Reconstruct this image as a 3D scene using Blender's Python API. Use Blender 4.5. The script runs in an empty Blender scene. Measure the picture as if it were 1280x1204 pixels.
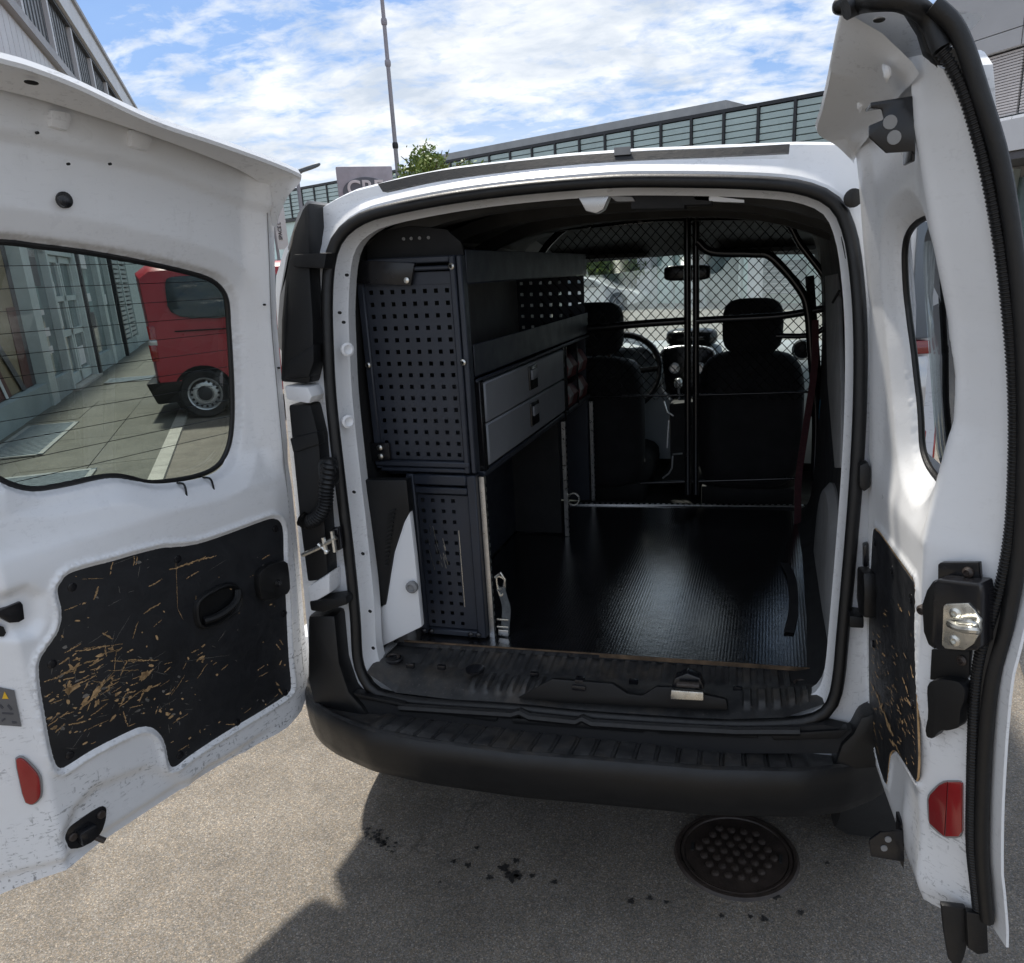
import bpy, bmesh, math, random
import numpy as np
from mathutils import Vector, Matrix, geometry, noise
random.seed(11)
sc = bpy.context.scene
COL = sc.collection

# ---------------------------------------------------------------- camera
CAM = np.array([.395, -1.56, 1.56]); F = 970.; PX, PY = 700., 630.
PITCH, YAW, ROLL = (math.radians(a) for a in (16.85, 15.33, 2.24))
fw = np.array([-math.sin(YAW)*math.cos(PITCH), math.cos(YAW)*math.cos(PITCH), -math.sin(PITCH)])
rt = np.array([math.cos(YAW), math.sin(YAW), 0.]); dn = np.cross(fw, rt)
c_, s_ = math.cos(ROLL), math.sin(ROLL)
CM = np.array([c_*rt + s_*dn, -s_*rt + c_*dn, fw])
cam = bpy.data.cameras.new('camera'); co = bpy.data.objects.new('camera', cam); COL.objects.link(co)
m4 = Matrix.Identity(4)
for i in range(3):
    m4[i][0], m4[i][1], m4[i][2], m4[i][3] = CM[0][i], -CM[1][i], -CM[2][i], CAM[i]
co.matrix_world = m4
cam.sensor_fit = 'HORIZONTAL'; cam.sensor_width = 36.; cam.lens = F/1280*36
cam.shift_x = (640-PX)/1280; cam.shift_y = (PY-602)/1280
cam.clip_start = .05; cam.clip_end = 2000
sc.camera = co

# ---------------------------------------------------------------- world, sun, exposure
SUN_OFF = (.33, -.40)             # shadow offset on the ground per metre of height
sun_az = math.atan2(-SUN_OFF[0], -SUN_OFF[1]); sun_el = math.atan2(1, math.hypot(*SUN_OFF))
world = bpy.data.worlds.new('World'); sc.world = world; world.use_nodes = True
nt = world.node_tree; N = nt.nodes; Lk = nt.links; N.clear()
out = N.new('ShaderNodeOutputWorld'); bg = N.new('ShaderNodeBackground'); bg.inputs[1].default_value = .1
sky = N.new('ShaderNodeTexSky'); sky.sky_type = 'NISHITA'; sky.sun_disc = False
sky.sun_elevation = sun_el; sky.sun_rotation = sun_az; sky.altitude = 400
tc = N.new('ShaderNodeTexCoord'); sep = N.new('ShaderNodeSeparateXYZ'); Lk.new(tc.outputs['Generated'], sep.inputs[0])
def wm(op, a, b=None, c=None):
    n = N.new('ShaderNodeMath'); n.operation = op
    for k, v in enumerate((a, b, c)):
        if v is None: continue
        if isinstance(v, (int, float)): n.inputs[k].default_value = v
        else: Lk.new(v, n.inputs[k])
    return n.outputs[0]
zc = wm('ADD', wm('MAXIMUM', sep.outputs[2], 0.), .22)
cmb = N.new('ShaderNodeCombineXYZ'); Lk.new(wm('DIVIDE', sep.outputs[0], zc), cmb.inputs[0]); Lk.new(wm('DIVIDE', sep.outputs[1], zc), cmb.inputs[1])
def wnoise(scale, detail, rough, loc):
    mp = N.new('ShaderNodeMapping'); mp.inputs['Location'].default_value = loc; mp.inputs['Scale'].default_value = (1., 1.35, 1); Lk.new(cmb.outputs[0], mp.inputs[0])
    n = N.new('ShaderNodeTexNoise'); n.inputs['Scale'].default_value = scale; n.inputs['Detail'].default_value = detail
    n.inputs['Roughness'].default_value = rough; n.inputs['Distortion'].default_value = .25; Lk.new(mp.outputs[0], n.inputs[0]); return n.outputs[0]
def wramp(fac, stops):
    r = N.new('ShaderNodeValToRGB'); e = r.color_ramp.elements
    while len(e) < len(stops): e.new(.5)
    for k, (p, c) in enumerate(stops):
        e[k].position = p; e[k].color = (c, c, c, 1) if isinstance(c, (int, float)) else (*c, 1)
    Lk.new(fac, r.inputs[0]); return r.outputs[0]
cl = wm('ADD', wm('MULTIPLY', wnoise(1.3, 3, .5, (3.1, .7, 0)), .50), wm('MULTIPLY', wnoise(7.5, 9, .60, (1.2, 4.4, 2)), .50))
cov = wramp(cl, [(.415, 0.05), (.475, .55), (.55, 1.)])
shade = wramp(wnoise(3.4, 7, .6, (7., 2., 5)), [(.34, (3.5, 3.95, 4.6)), (.62, (5.7, 5.85, 6.0))])
hor = wramp(sep.outputs[2], [(.02, 1.), (.22, 0.)])
cov2 = wm('MAXIMUM', cov, hor)
blue = N.new('ShaderNodeMix'); blue.data_type = 'RGBA'; blue.inputs[0].default_value = .65; Lk.new(sky.outputs[0], blue.inputs[6]); blue.inputs[7].default_value = (.75, 1.75, 4.0, 1)
mx = N.new('ShaderNodeMix'); mx.data_type = 'RGBA'; Lk.new(cov2, mx.inputs[0]); Lk.new(blue.outputs[2], mx.inputs[6]); Lk.new(shade, mx.inputs[7])
Lk.new(mx.outputs[2], bg.inputs[0]); Lk.new(bg.outputs[0], out.inputs[0])
sl = bpy.data.lights.new('sun', 'SUN'); sl.energy = 2.9; sl.angle = math.radians(3.5); sl.color = (1, .94, .85)
so = bpy.data.objects.new('sun', sl); COL.objects.link(so); so.location = (0, 0, 30)
so.rotation_euler = Vector((SUN_OFF[0], SUN_OFF[1], -1)).to_track_quat('-Z', 'Y').to_euler()
sc.view_settings.view_transform = 'Standard'; sc.view_settings.look = 'None'; sc.view_settings.gamma = 1; sc.view_settings.exposure = .92
sc.view_settings.use_curve_mapping = False
cy = sc.cycles
cy.use_denoising = True; cy.max_bounces = 8; cy.diffuse_bounces = 4; cy.glossy_bounces = 4; cy.transparent_max_bounces = 20; cy.transmission_bounces = 4
cy.caustics_reflective = False; cy.caustics_refractive = False

# ---------------------------------------------------------------- surveying helpers: sight lines cut with real planes
def ray(x, y): return CM.T @ np.array([(x-PX)/F, (y-PY)/F, 1.])
def onP(x, y, p, n):
    d = ray(x, y); p = np.asarray(p, float); n = np.asarray(n, float); return CAM + d*(((p-CAM)@n)/(d@n))
def onX(x, y, v): return onP(x, y, (v, 0, 0), (1, 0, 0))
def onY(x, y, v): return onP(x, y, (0, v, 0), (0, 1, 0))
def onZ(x, y, v): return onP(x, y, (0, 0, v), (0, 0, 1))
LZ = [.4, .6, .79, .99, 1.17, 1.34, 1.47, 1.59, 1.7, 1.8, 1.9]; LV = [-.035, -.023, -.006, .008, .019, .031, .041, .061, .077, .095, .115]
def L(z): return float(np.interp(z, LZ, LV))      # how far the tail of the van leans forward at height z
def onRear(x, y, off=.04):
    z = 1.
    for _ in range(16): z = .5*z + .5*onY(x, y, off+L(z))[2]
    return onY(x, y, off+L(z))
class Wall:
    def __init__(s, p, az):
        a = math.radians(az); s.p = np.array(p, float); s.D = np.array([math.sin(a), math.cos(a), 0]); s.n = np.array([s.D[1], -s.D[0], 0])
    def at(s, t, z, o=0.): return s.p + s.D*t + np.array([0, 0, z]) + s.n*o
    def sz(s, x, y, o=0.):
        p = onP(x, y, s.p + s.n*o, s.n); return float((p-s.p)@s.D), float(p[2])
class Door:                                        # u along the door from the hinge, z up, w out of its inner face
    def __init__(s, h, az, side):
        a = math.radians(az); s.h = np.array([h[0], h[1], 0.]); s.U = -np.array([math.sin(a), math.cos(a), 0.]); s.N = side*np.array([math.cos(a), -math.sin(a), 0.])
    def P(s, u, z, w=0.): return s.h + u*s.U + (w+L(z))*s.N + np.array([0, 0, z])
    def inv(s, x, y, w=0.):
        z = 1.
        for _ in range(24): z = .5*z + .5*onP(x, y, s.h+(w+L(z))*s.N, s.N)[2]
        p = onP(x, y, s.h+(w+L(z))*s.N, s.N); return float((p-s.h)@s.U), float(p[2])
    def inv_u(s, x, y, u):
        p = onP(x, y, s.h+u*s.U, s.U); z = float(p[2]); return z, float((p-s.h)@s.N)-L(z)

# ---------------------------------------------------------------- materials
def nodes(name):
    m = bpy.data.materials.new(name); m.use_nodes = True; t = m.node_tree; b = t.nodes['Principled BSDF']; return m, t, b
class NT:
    def __init__(s, t): s.t = t
    def new(s, k, **kw):
        n = s.t.nodes.new(k)
        for a, v in kw.items(): setattr(n, a, v)
        return n
    def put(s, inp, v):
        if isinstance(v, (int, float)): inp.default_value = v
        elif isinstance(v, (tuple, list)): inp.default_value = v if len(v) == 4 or inp.type == 'VECTOR' else (*v, 1)
        else: s.t.links.new(v, inp)
    def co(s): return s.new('ShaderNodeTexCoord').outputs['Object']
    def map(s, scale=(1, 1, 1), rot=(0, 0, 0), loc=(0, 0, 0), v=None):
        n = s.new('ShaderNodeMapping'); n.inputs['Scale'].default_value = scale; n.inputs['Rotation'].default_value = rot; n.inputs['Location'].default_value = loc
        s.t.links.new(v or s.co(), n.inputs[0]); return n.outputs[0]
    def noise(s, scale, detail=4, rough=.55, v=None, dist=0.):
        n = s.new('ShaderNodeTexNoise'); n.inputs['Scale'].default_value = scale; n.inputs['Detail'].default_value = detail; n.inputs['Roughness'].default_value = rough; n.inputs['Distortion'].default_value = dist
        s.t.links.new(v or s.co(), n.inputs[0]); return n.outputs[0]
    def voro(s, scale, v=None, feature='F1', out=0):
        n = s.new('ShaderNodeTexVoronoi', feature=feature); n.inputs['Scale'].default_value = scale
        s.t.links.new(v or s.co(), n.inputs[0]); return n.outputs[out]
    def ramp(s, f, stops):
        r = s.new('ShaderNodeValToRGB'); e = r.color_ramp.elements
        while len(e) < len(stops): e.new(.5)
        for k, (p, c) in enumerate(stops):
            e[k].position = p; e[k].color = (c, c, c, 1) if isinstance(c, (int, float)) else (*c, 1)
        s.t.links.new(f, r.inputs[0]); return r.outputs[0]
    def mix(s, f, a, b, blend='MIX'):
        n = s.new('ShaderNodeMix', data_type='RGBA', blend_type=blend); s.put(n.inputs[0], f); s.put(n.inputs[6], a); s.put(n.inputs[7], b); return n.outputs[2]
    def math(s, op, a, b=0.):
        n = s.new('ShaderNodeMath', operation=op); s.put(n.inputs[0], a); s.put(n.inputs[1], b); return n.outputs[0]
    def bump(s, h, strength=.3, dist=.01):
        n = s.new('ShaderNodeBump'); n.inputs['Strength'].default_value = strength; n.inputs['Distance'].default_value = dist
        s.t.links.new(h, n.inputs['Height']); return n.outputs[0]
def simple(name, col, rough=.5, metal=0., var=.12, vscale=6., bump=0., bscale=200., coat=0., spec=.5):
    m, t, b = nodes(name); n = NT(t)
    c2 = tuple(max(0, c*(1-var)) for c in col); c3 = tuple(min(1, c*(1+var)) for c in col)
    n.put(b.inputs['Base Color'], n.ramp(n.noise(vscale, 5, .6), [(.3, c2), (.7, c3)]))
    n.put(b.inputs['Roughness'], n.ramp(n.noise(vscale*2.3, 4), [(.3, max(0, rough-.08)), (.7, min(1, rough+.08))]))
    b.inputs['Metallic'].default_value = metal; b.inputs['Coat Weight'].default_value = coat; b.inputs['Specular IOR Level'].default_value = spec
    if bump: n.put(b.inputs['Normal'], n.bump(n.noise(bscale, 3), bump, .003))
    return m
def glass(name, tint, gloss=.06, rough=0.):
    m, t, b = nodes(name); n = NT(t); t.nodes.remove(b)
    tr = n.new('ShaderNodeBsdfTransparent'); tr.inputs[0].default_value = (*tint, 1)
    gl = n.new('ShaderNodeBsdfGlossy'); gl.inputs['Roughness'].default_value = rough
    fr = n.new('ShaderNodeFresnel'); fr.inputs[0].default_value = 1.45
    ms = n.new('ShaderNodeMixShader'); n.put(ms.inputs[0], n.math('MULTIPLY', fr.outputs[0], gloss/.04)); t.links.new(tr.outputs[0], ms.inputs[1]); t.links.new(gl.outputs[0], ms.inputs[2])
    t.links.new(ms.outputs[0], t.nodes['Material Output'].inputs[0]); return m
def white_paint(name, scuff):
    m, t, b = nodes(name); n = NT(t)
    base = n.ramp(n.noise(3.5, 5, .6), [(.3, (.80, .81, .825)), (.7, (.84, .85, .86))])
    grime = n.ramp(n.noise(9., 7, .7, dist=.4), [(.55, 0.), (.78, .16*scuff)])
    base = n.mix(grime, base, (.40, .39, .36))
    # little black scrapes, two directions, only where the wear mask is high
    sep = n.new('ShaderNodeSeparateXYZ'); t.links.new(n.co(), sep.inputs[0])
    low = n.ramp(sep.outputs[2], [(.62, 1.), (1.12, .12)]) if scuff > .5 else 1.
    v1 = n.map(scale=(46, 46, 210), rot=(.5, .7, .2)); v2 = n.map(scale=(150, 150, 40), rot=(.4, -.5, .5))
    s1 = n.ramp(n.noise(1., 3, .55, v=v1), [(.57, 0.), (.61, 1.)]); s2 = n.ramp(n.noise(1., 3, .55, v=v2), [(.61, 0.), (.64, 1.)])
    wear = n.math('MULTIPLY', n.ramp(n.noise(4.2, 4, .6), [(.42, 0.), (.58, 1.)]), low)
    sc_ = n.math('MULTIPLY', n.math('MAXIMUM', s1, s2), wear)
    sc_ = n.math('MULTIPLY', sc_, scuff*.72)
    sc_ = n.math('MULTIPLY', sc_, n.ramp(n.noise(95, 3, .6), [(.44, 0.), (.54, 1.)]))
    n.put(b.inputs['Base Color'], n.mix(sc_, base, (.05, .05, .055)))
    n.put(b.inputs['Roughness'], n.ramp(n.noise(12, 5), [(.3, .26), (.75, .46)]))
    b.inputs['Coat Weight'].default_value = .25; b.inputs['Coat Roughness'].default_value = .15
    n.put(b.inputs['Normal'], n.bump(n.noise(26, 4), .05, .004)); return m
M = {}
M['white'] = white_paint('white_paint', .25); M['door_white'] = white_paint('worn_white_paint', .9)
M['plastic'] = simple('black_plastic', (.0065, .0068, .0076), .42, spec=.35, bump=.25, bscale=900)
M['bumper'] = simple('bumper_plastic', (.006, .0062, .0068), .36, spec=.45, var=.25, vscale=14, bump=.2, bscale=700)
def worn(name):
    m, t, b = nodes(name); n = NT(t)
    c = n.ramp(n.noise(20, 6, .65), [(.35, (.020, .0205, .022)), (.7, (.052, .052, .052))])
    d = n.ramp(n.noise(8, 8, .72, dist=.5), [(.50, 0.), (.68, .8)]); c = n.mix(d, c, (.085, .072, .058))
    sp = n.ramp(n.noise(120, 4, .7), [(.60, 0.), (.70, .7)]); c = n.mix(sp, c, (.13, .12, .11))
    n.put(b.inputs['Base Color'], c); n.put(b.inputs['Roughness'], n.ramp(n.noise(30, 5), [(.3, .28), (.7, .55)])); n.put(b.inputs['Normal'], n.bump(n.noise(600, 3), .2, .003)); return m
M['worn_plastic'] = worn('worn_black_plastic')
M['gloss'] = simple('black_gloss', (.010, .010, .012), .22)
M['rubber'] = simple('black_rubber', (.006, .006, .0065), .45, var=.3, vscale=30, bump=.15, bscale=300)
M['hard'] = simple('black_hardboard', (.011, .012, .0145), .5, var=.25, vscale=18, bump=.1, bscale=120)
M['wood'] = simple('raw_fibreboard', (.46, .30, .15), .85, var=.4, vscale=60)
M['scratch'] = simple('pale_scratch', (.16, .15, .135), .8, var=.4, vscale=40)
M['wood_dirty'] = simple('dirty_board_edge', (.13, .085, .05), .9, var=.7, vscale=25)
M['steel'] = simple('graphite_steel', (.025, .030, .042), .42, var=.15, vscale=8, bump=.12, bscale=1500)
M['drawer'] = simple('grey_steel_front', (.25, .265, .29), .4, var=.08, vscale=5)
M['alu'] = simple('aluminium', (.62, .62, .61), .33, 1., var=.15, vscale=50)
M['zinc'] = simple('zinc_metal', (.68, .67, .62), .3, 1., var=.25, vscale=40)
M['fabric'] = simple('dark_fabric', (.012, .012, .014), .9, bump=.3, bscale=700)
M['dash'] = simple('grey_dash_plastic', (.30, .33, .35), .55, bump=.2, bscale=600)
M['trim_grey'] = simple('grey_trim', (.26, .26, .26), .65, var=.15, vscale=9)
M['dark_trim'] = simple('dark_trim', (.012, .012, .013), .75, bump=.2, bscale=400)
M['liner'] = simple('headliner', (.045, .045, .045), .9, var=.2, vscale=10)
M['strap'] = simple('maroon_webbing', (.055, .013, .017), .8, var=.3, vscale=60, bump=.3, bscale=900)
M['strap_grey'] = simple('grey_webbing', (.12, .13, .135), .8, var=.3, vscale=60, bump=.3, bscale=900)
M['blue'] = simple('blue_buckle', (.02, .16, .28), .5)
M['silver'] = simple('silver_plastic', (.6, .61, .62), .3, .6)
M['red_lens'] = simple('red_lens', (.30, .003, .006), .12, var=.1, coat=1.)
M['red_dark'] = simple('red_lens_dark', (.22, .002, .005), .12, var=.1, coat=1.)
M['clear_lens'] = simple('clear_lens', (.55, .56, .57), .12, .4, coat=1.)
M['red_paint'] = simple('red_paint', (.36, .006, .018), .35, var=.06, coat=.35)
M['tyre'] = simple('tyre_rubber', (.02, .02, .02), .8, bump=.4, bscale=200)
M['rim'] = simple('silver_rim', (.52, .53, .54), .38, .7)
M['iron'] = simple('cast_iron', (.040, .030, .025), .5, var=.35, vscale=30, bump=.5, bscale=160)
M['label'] = simple('grey_sticker', (.12, .12, .125), .5); M['yellow'] = simple('yellow_print', (.75, .45, .03), .5)
M['glass_door'] = glass('tinted_door_glass', (.75, .80, .785), .05)
M['glass_wind'] = glass('windscreen_glass', (.88, .95, .93), .015)
M['bin_red'] = simple('red_bin', (.14, .016, .018), .5); M['bin_white'] = simple('pale_bin', (.30, .29, .29), .5)
M['frame_white'] = simple('white_frame', (.52, .60, .59), .5, var=.08)
M['louvre'] = simple('grey_louvre', (.42, .46, .46), .45, var=.1)
M['dark_frame'] = simple('dark_frame', (.02, .022, .025), .5)
M['plinth'] = simple('pale_plinth', (.36, .43, .43), .7, var=.12, vscale=1.5)
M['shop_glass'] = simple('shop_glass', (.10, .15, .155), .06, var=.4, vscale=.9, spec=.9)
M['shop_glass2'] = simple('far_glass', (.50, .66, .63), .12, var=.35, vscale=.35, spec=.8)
M['green_louvre'] = simple('green_glass_louvre', (.40, .50, .49), .3, var=.1, vscale=.8)
M['grey_clad'] = simple('grey_cladding', (.36, .36, .37), .55, var=.07, vscale=.8)
M['light_clad'] = simple('light_cladding', (.62, .63, .65), .5, var=.06, vscale=.7)
M['concrete'] = simple('concrete', (.42, .42, .41), .8, var=.12, vscale=1.4)
M['dark_glass'] = simple('dark_mesh_glazing', (.045, .046, .045), .35, var=.3, vscale=2)
M['tan'] = simple('tan_poster', (.26, .21, .13), .6); M['maroon'] = simple('maroon_poster', (.11, .035, .03), .6)
M['dark_grey'] = simple('grey_poster', (.09, .09, .10), .6); M['paper'] = simple('paper', (.7, .72, .72), .7)  # one plain dark grey for posters, back wall, shutters and soffit
M['pole'] = simple('pole_grey', (.34, .33, .36), .5); M['sign_grey'] = simple('sign_grey', (.40, .40, .43), .5); M['sign_dark'] = simple('sign_dark', (.13, .15, .17), .5)
M['banner'] = simple('banner_white', (.72, .72, .72), .7, var=.04); M['ink'] = simple('dark_ink', (.06, .06, .07), .7)
M['car_white'] = simple('car_white', (.74, .76, .77), .3, var=.03, coat=1.); M['car_glass'] = simple('car_glass', (.035, .05, .055), .05)
M['blind'] = simple('blind_slat', (.50, .47, .46), .5, var=.05); M['grate'] = simple('galvanised_grate', (.28, .33, .36), .45, .5, var=.2, vscale=20)
M['pit'] = simple('dark_pit', (.012, .012, .012), .9); M['kerb'] = simple('pale_kerb', (.40, .385, .34), .85, var=.2, vscale=6)
M['grit'] = simple('grit_stone', (.34, .31, .27), .85, var=.5, vscale=90)
M['line_yellow'] = simple('yellow_line', (.62, .47, .10), .8); M['line_white'] = simple('white_line', (.6, .6, .58), .8)
M['bark'] = simple('bark', (.10, .075, .05), .9, vscale=20)
M['oil'] = simple('oil_stain', (.030, .028, .026), .6, var=.7, vscale=160, bump=.6, bscale=260)
def leafmat(name, c):
    m = simple(name, c, .55, var=.35, vscale=3); return m
M['leaf'] = leafmat('leaf_green', (.16, .23, .04)); M['leaf2'] = leafmat('leaf_dark', (.07, .12, .03)); M['leaf3'] = leafmat('leaf_pale', (.27, .33, .08))
def asphalt(name, lo, hi, sc_=1., stone=1.):
    m, t, b = nodes(name); n = NT(t)
    v = n.co()
    big = n.ramp(n.noise(.8, 7, .68, v, .3), [(.32, lo), (.68, hi)])
    blot = n.ramp(n.noise(4.5, 8, .72, v, .5), [(.38, .84), (.62, 1.08)])
    col = n.mix(1., big, blot, 'MULTIPLY')
    cell = n.voro(270*sc_, v, out=1); sepc = n.new('ShaderNodeSeparateColor'); t.links.new(cell, sepc.inputs[0])
    col = n.mix(1., col, n.ramp(sepc.outputs[0], [(.0, 1-.5*stone), (.55, 1.), (.9, 1+.35*stone), (1., 1+1.0*stone)]), 'MULTIPLY')
    tint = n.ramp(sepc.outputs[1], [(.0, (.90, .97, 1.06)), (1., (1.10, 1.02, .90))]); col = n.mix(1., col, tint, 'MULTIPLY')
    fine = n.ramp(n.noise(330*sc_, 3, .7, v), [(.33, .55), (.52, 1.0), (.70, 1.4)]); col = n.mix(1., col, fine, 'MULTIPLY')
    gap = n.ramp(n.voro(270*sc_, v, 'DISTANCE_TO_EDGE'), [(.0, .65), (.10, 1.)]); col = n.mix(1., col, gap, 'MULTIPLY')
    stain = n.ramp(n.noise(1.7, 8, .74, v, .8), [(.55, 0.), (.70, .42)]); col = n.mix(stain, col, tuple(x*.42 for x in lo))
    wig = n.new('ShaderNodeVectorMath', operation='ADD'); t.links.new(v, wig.inputs[0]); nz = n.new('ShaderNodeTexNoise'); nz.inputs['Scale'].default_value = 3.; nz.inputs['Detail'].default_value = 6; t.links.new(v, nz.inputs[0]); t.links.new(nz.outputs[1], wig.inputs[1])
    ck = n.math('MULTIPLY', n.ramp(n.voro(.55, wig.outputs[0], 'DISTANCE_TO_EDGE'), [(.0, 1.), (.0045, 0.)]), n.ramp(n.noise(1.1, 3, .6, v), [(.5, 0.), (.6, .75)]))
    col = n.mix(ck, col, tuple(x*.3 for x in lo))
    n.put(b.inputs['Base Color'], col); b.inputs['Roughness'].default_value = .85
    n.put(b.inputs['Normal'], n.bump(n.math('ADD', n.noise(260*sc_, 3, .7, v), n.math('MULTIPLY', sepc.outputs[2], .9)), .45, .004)); return m
M['asphalt'] = asphalt('asphalt', (.182, .160, .134), (.270, .241, .204), 1., .75); M['asphalt_dark'] = asphalt('newer_asphalt', (.06, .06, .062), (.10, .10, .10))
M['slab'] = asphalt('paving_concrete', (.13, .13, .11), (.185, .182, .155), .7, .5)
def mat_floor():
    m, t, b = nodes('ribbed_black_mat'); n = NT(t)
    fl_ = n.ramp(n.noise(18, 6, .7), [(.35, (.006, .006, .007)), (.72, (.022, .022, .024))]); sp_ = n.new('ShaderNodeSeparateXYZ'); t.links.new(n.co(), sp_.inputs[0]); edge_ = n.ramp(sp_.outputs[1], [(.20, 1.), (.62, 0.)]); cr_ = n.math('MULTIPLY', n.ramp(n.noise(140, 4, .7), [(.62, 0.), (.68, 1.)]), n.math('MULTIPLY', edge_, n.ramp(n.noise(9, 4, .6), [(.45, 0.), (.62, .8)]))); n.put(b.inputs['Base Color'], n.mix(cr_, fl_, (.16, .11, .07)))
    n.put(b.inputs['Roughness'], n.ramp(n.noise(15, 6, .7), [(.3, .05), (.72, .20)]))
    w = n.new('ShaderNodeTexWave', wave_type='BANDS', bands_direction='X'); w.inputs['Scale'].default_value = 38; t.links.new(n.co(), w.inputs[0])
    sep = n.new('ShaderNodeSeparateXYZ'); t.links.new(n.co(), sep.inputs[0])
    h = n.math('ADD', n.math('MULTIPLY', w.outputs[1], .07), n.math('MULTIPLY', n.noise(42, 7, .72), .60)); b.inputs['Coat Weight'].default_value = .45; b.inputs['Coat Roughness'].default_value = .05; b.inputs['Coat IOR'].default_value = 1.7
    n.put(b.inputs['Normal'], n.bump(h, .20, .006)); hc = n.math('ADD', n.math('ADD', n.math('MULTIPLY', w.outputs[1], .10), n.math('MULTIPLY', n.noise(1., 6, .7, n.map(scale=(30, 7, 20))), 1.0)), n.math('MULTIPLY', n.noise(70, 5, .72), .50)); n.put(b.inputs['Coat Normal'], n.bump(hc, .20, .006)); b.inputs['Specular IOR Level'].default_value = 1.; b.inputs['IOR'].default_value = 1.7; return m
M['mat'] = mat_floor()

# ---------------------------------------------------------------- mesh helpers
class MB:
    def __init__(s): s.v = []; s.f = []
    def add(s, vs, fs):
        o = len(s.v); s.v += [tuple(float(c) for c in v) for v in vs]; s.f += [tuple(i+o for i in f) for f in fs]; return s
    def box(s, c, d, ax=None):
        c = np.asarray(c, float); ax = np.eye(3) if ax is None else np.asarray(ax, float)
        vs = [c + sum(ax[k]*d[k]*.5*sg[k] for k in range(3)) for sg in [(-1,-1,-1),(1,-1,-1),(1,1,-1),(-1,1,-1),(-1,-1,1),(1,-1,1),(1,1,1),(-1,1,1)]]
        return s.add(vs, [(3,2,1,0),(4,5,6,7),(0,1,5,4),(1,2,6,5),(2,3,7,6),(3,0,4,7)])
    def prism(s, poly, vec):
        n = len(poly); p = [np.asarray(q, float) for q in poly]; v = np.asarray(vec, float)
        return s.add(p+[q+v for q in p], [tuple(range(n))[::-1], tuple(range(n, 2*n))] + [(i, (i+1) % n, n+(i+1) % n, n+i) for i in range(n)])
    def loft(s, rows, closed=False, caps=False):
        n = len(rows[0]); fs = []
        for a in range(len(rows)-1):
            for i in range(n if closed else n-1):
                j = (i+1) % n; fs.append((a*n+i, a*n+j, (a+1)*n+j, (a+1)*n+i))
        if caps: fs += [tuple(range(n))[::-1], tuple(range((len(rows)-1)*n, len(rows)*n))]
        return s.add([p for r in rows for p in r], fs)
    def tube(s, pts, r, n=8, closed=False, flat=None):
        P = [np.asarray(p, float) for p in pts]; k = len(P); rows = []; up = None
        rr = r if hasattr(r, '__len__') else [r]*k
        for i in range(k):
            a = P[i-1] if (i > 0 or closed) else P[i]; b = P[(i+1) % k] if (i < k-1 or closed) else P[i]
            t = b-a; t /= max(np.linalg.norm(t), 1e-9)
            if up is None:
                up = np.array([0, 0, 1.]) if abs(t[2]) < .8 else np.array([0, 1., 0])
                if flat is not None: up = np.asarray(flat, float)
            if flat is not None: up = np.asarray(flat, float)
            up = up - t*(up@t); up /= np.linalg.norm(up); sd = np.cross(t, up)
            ku = flat is not None and s.flat_k or 1.
            rows.append([P[i] + rr[i]*(math.cos(2*math.pi*j/n)*sd + ku*math.sin(2*math.pi*j/n)*up) for j in range(n)])
        if closed: rows.append(rows[0]); return s.loft(rows, True)
        return s.loft(rows, True, True)
    flat_k = 1.
    def lathe(s, o, ax, prof, n=20, cap=True):
        o = np.asarray(o, float); ax = np.asarray(ax, float); ax = ax/np.linalg.norm(ax)
        a = np.cross(ax, (0, 0, 1.) if abs(ax[2]) < .9 else (1., 0, 0)); a /= np.linalg.norm(a); b = np.cross(ax, a)
        rows = [[o + ax*h + r*(math.cos(2*math.pi*j/n)*a + math.sin(2*math.pi*j/n)*b) for j in range(n)] for r, h in prof]
        return s.loft(rows, True, cap)
    def sell(s, c, d, e=3.2, n=20, m=12, ax=None):           # soft box (superellipsoid)
        ax = np.eye(3) if ax is None else np.asarray(ax); c = np.asarray(c, float)
        f = lambda t: math.copysign(abs(t)**(2/e), t)
        rows = []
        for i in range(m+1):
            ph = -math.pi/2 + math.pi*i/m; cp, sp = f(math.cos(ph)), f(math.sin(ph))
            rows.append([c + ax[0]*d[0]*.5*cp*f(math.cos(2*math.pi*j/n)) + ax[1]*d[1]*.5*cp*f(math.sin(2*math.pi*j/n)) + ax[2]*d[2]*.5*sp for j in range(n)])
        return s.loft(rows, True)
    def build(s, name, mat, parent=None, smooth=False, bevel=0., seg=2, kind=None, label=None):
        me = bpy.data.meshes.new(name); me.from_pydata(s.v, [], s.f)
        bm = bmesh.new(); bm.from_mesh(me); bmesh.ops.remove_doubles(bm, verts=bm.verts, dist=1e-5)
        bmesh.ops.recalc_face_normals(bm, faces=bm.faces)
        if bevel:
            ed = [e for e in bm.edges if len(e.link_faces) == 2 and e.calc_face_angle(0) > .5]
            bmesh.ops.bevel(bm, geom=ed, offset=bevel, segments=seg, profile=.6, affect='EDGES', clamp_overlap=True)
        bm.to_mesh(me); bm.free()
        if smooth or bevel:
            me.polygons.foreach_set('use_smooth', [True]*len(me.polygons)); me.set_sharp_from_angle(angle=math.radians(38))
        me.materials.append(M[mat]); return link(name, me, parent, kind, label)
def link(name, me, parent=None, kind=None, label=None):
    o = bpy.data.objects.new(name, me); COL.objects.link(o)
    if parent is not None:
        o.parent = parent
        if parent.type == 'EMPTY': o.matrix_parent_inverse = Matrix.Translation(-parent.location)
    if kind: o['kind'] = kind
    if label: o['label'] = label
    return o
def thing(name, label, cat, loc, group=None):
    o = bpy.data.objects.new(name, None); o.empty_display_size = .1; COL.objects.link(o); o.location = [float(c) for c in loc]
    o['label'] = label; o['category'] = cat
    if group: o['group'] = group
    return o
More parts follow.
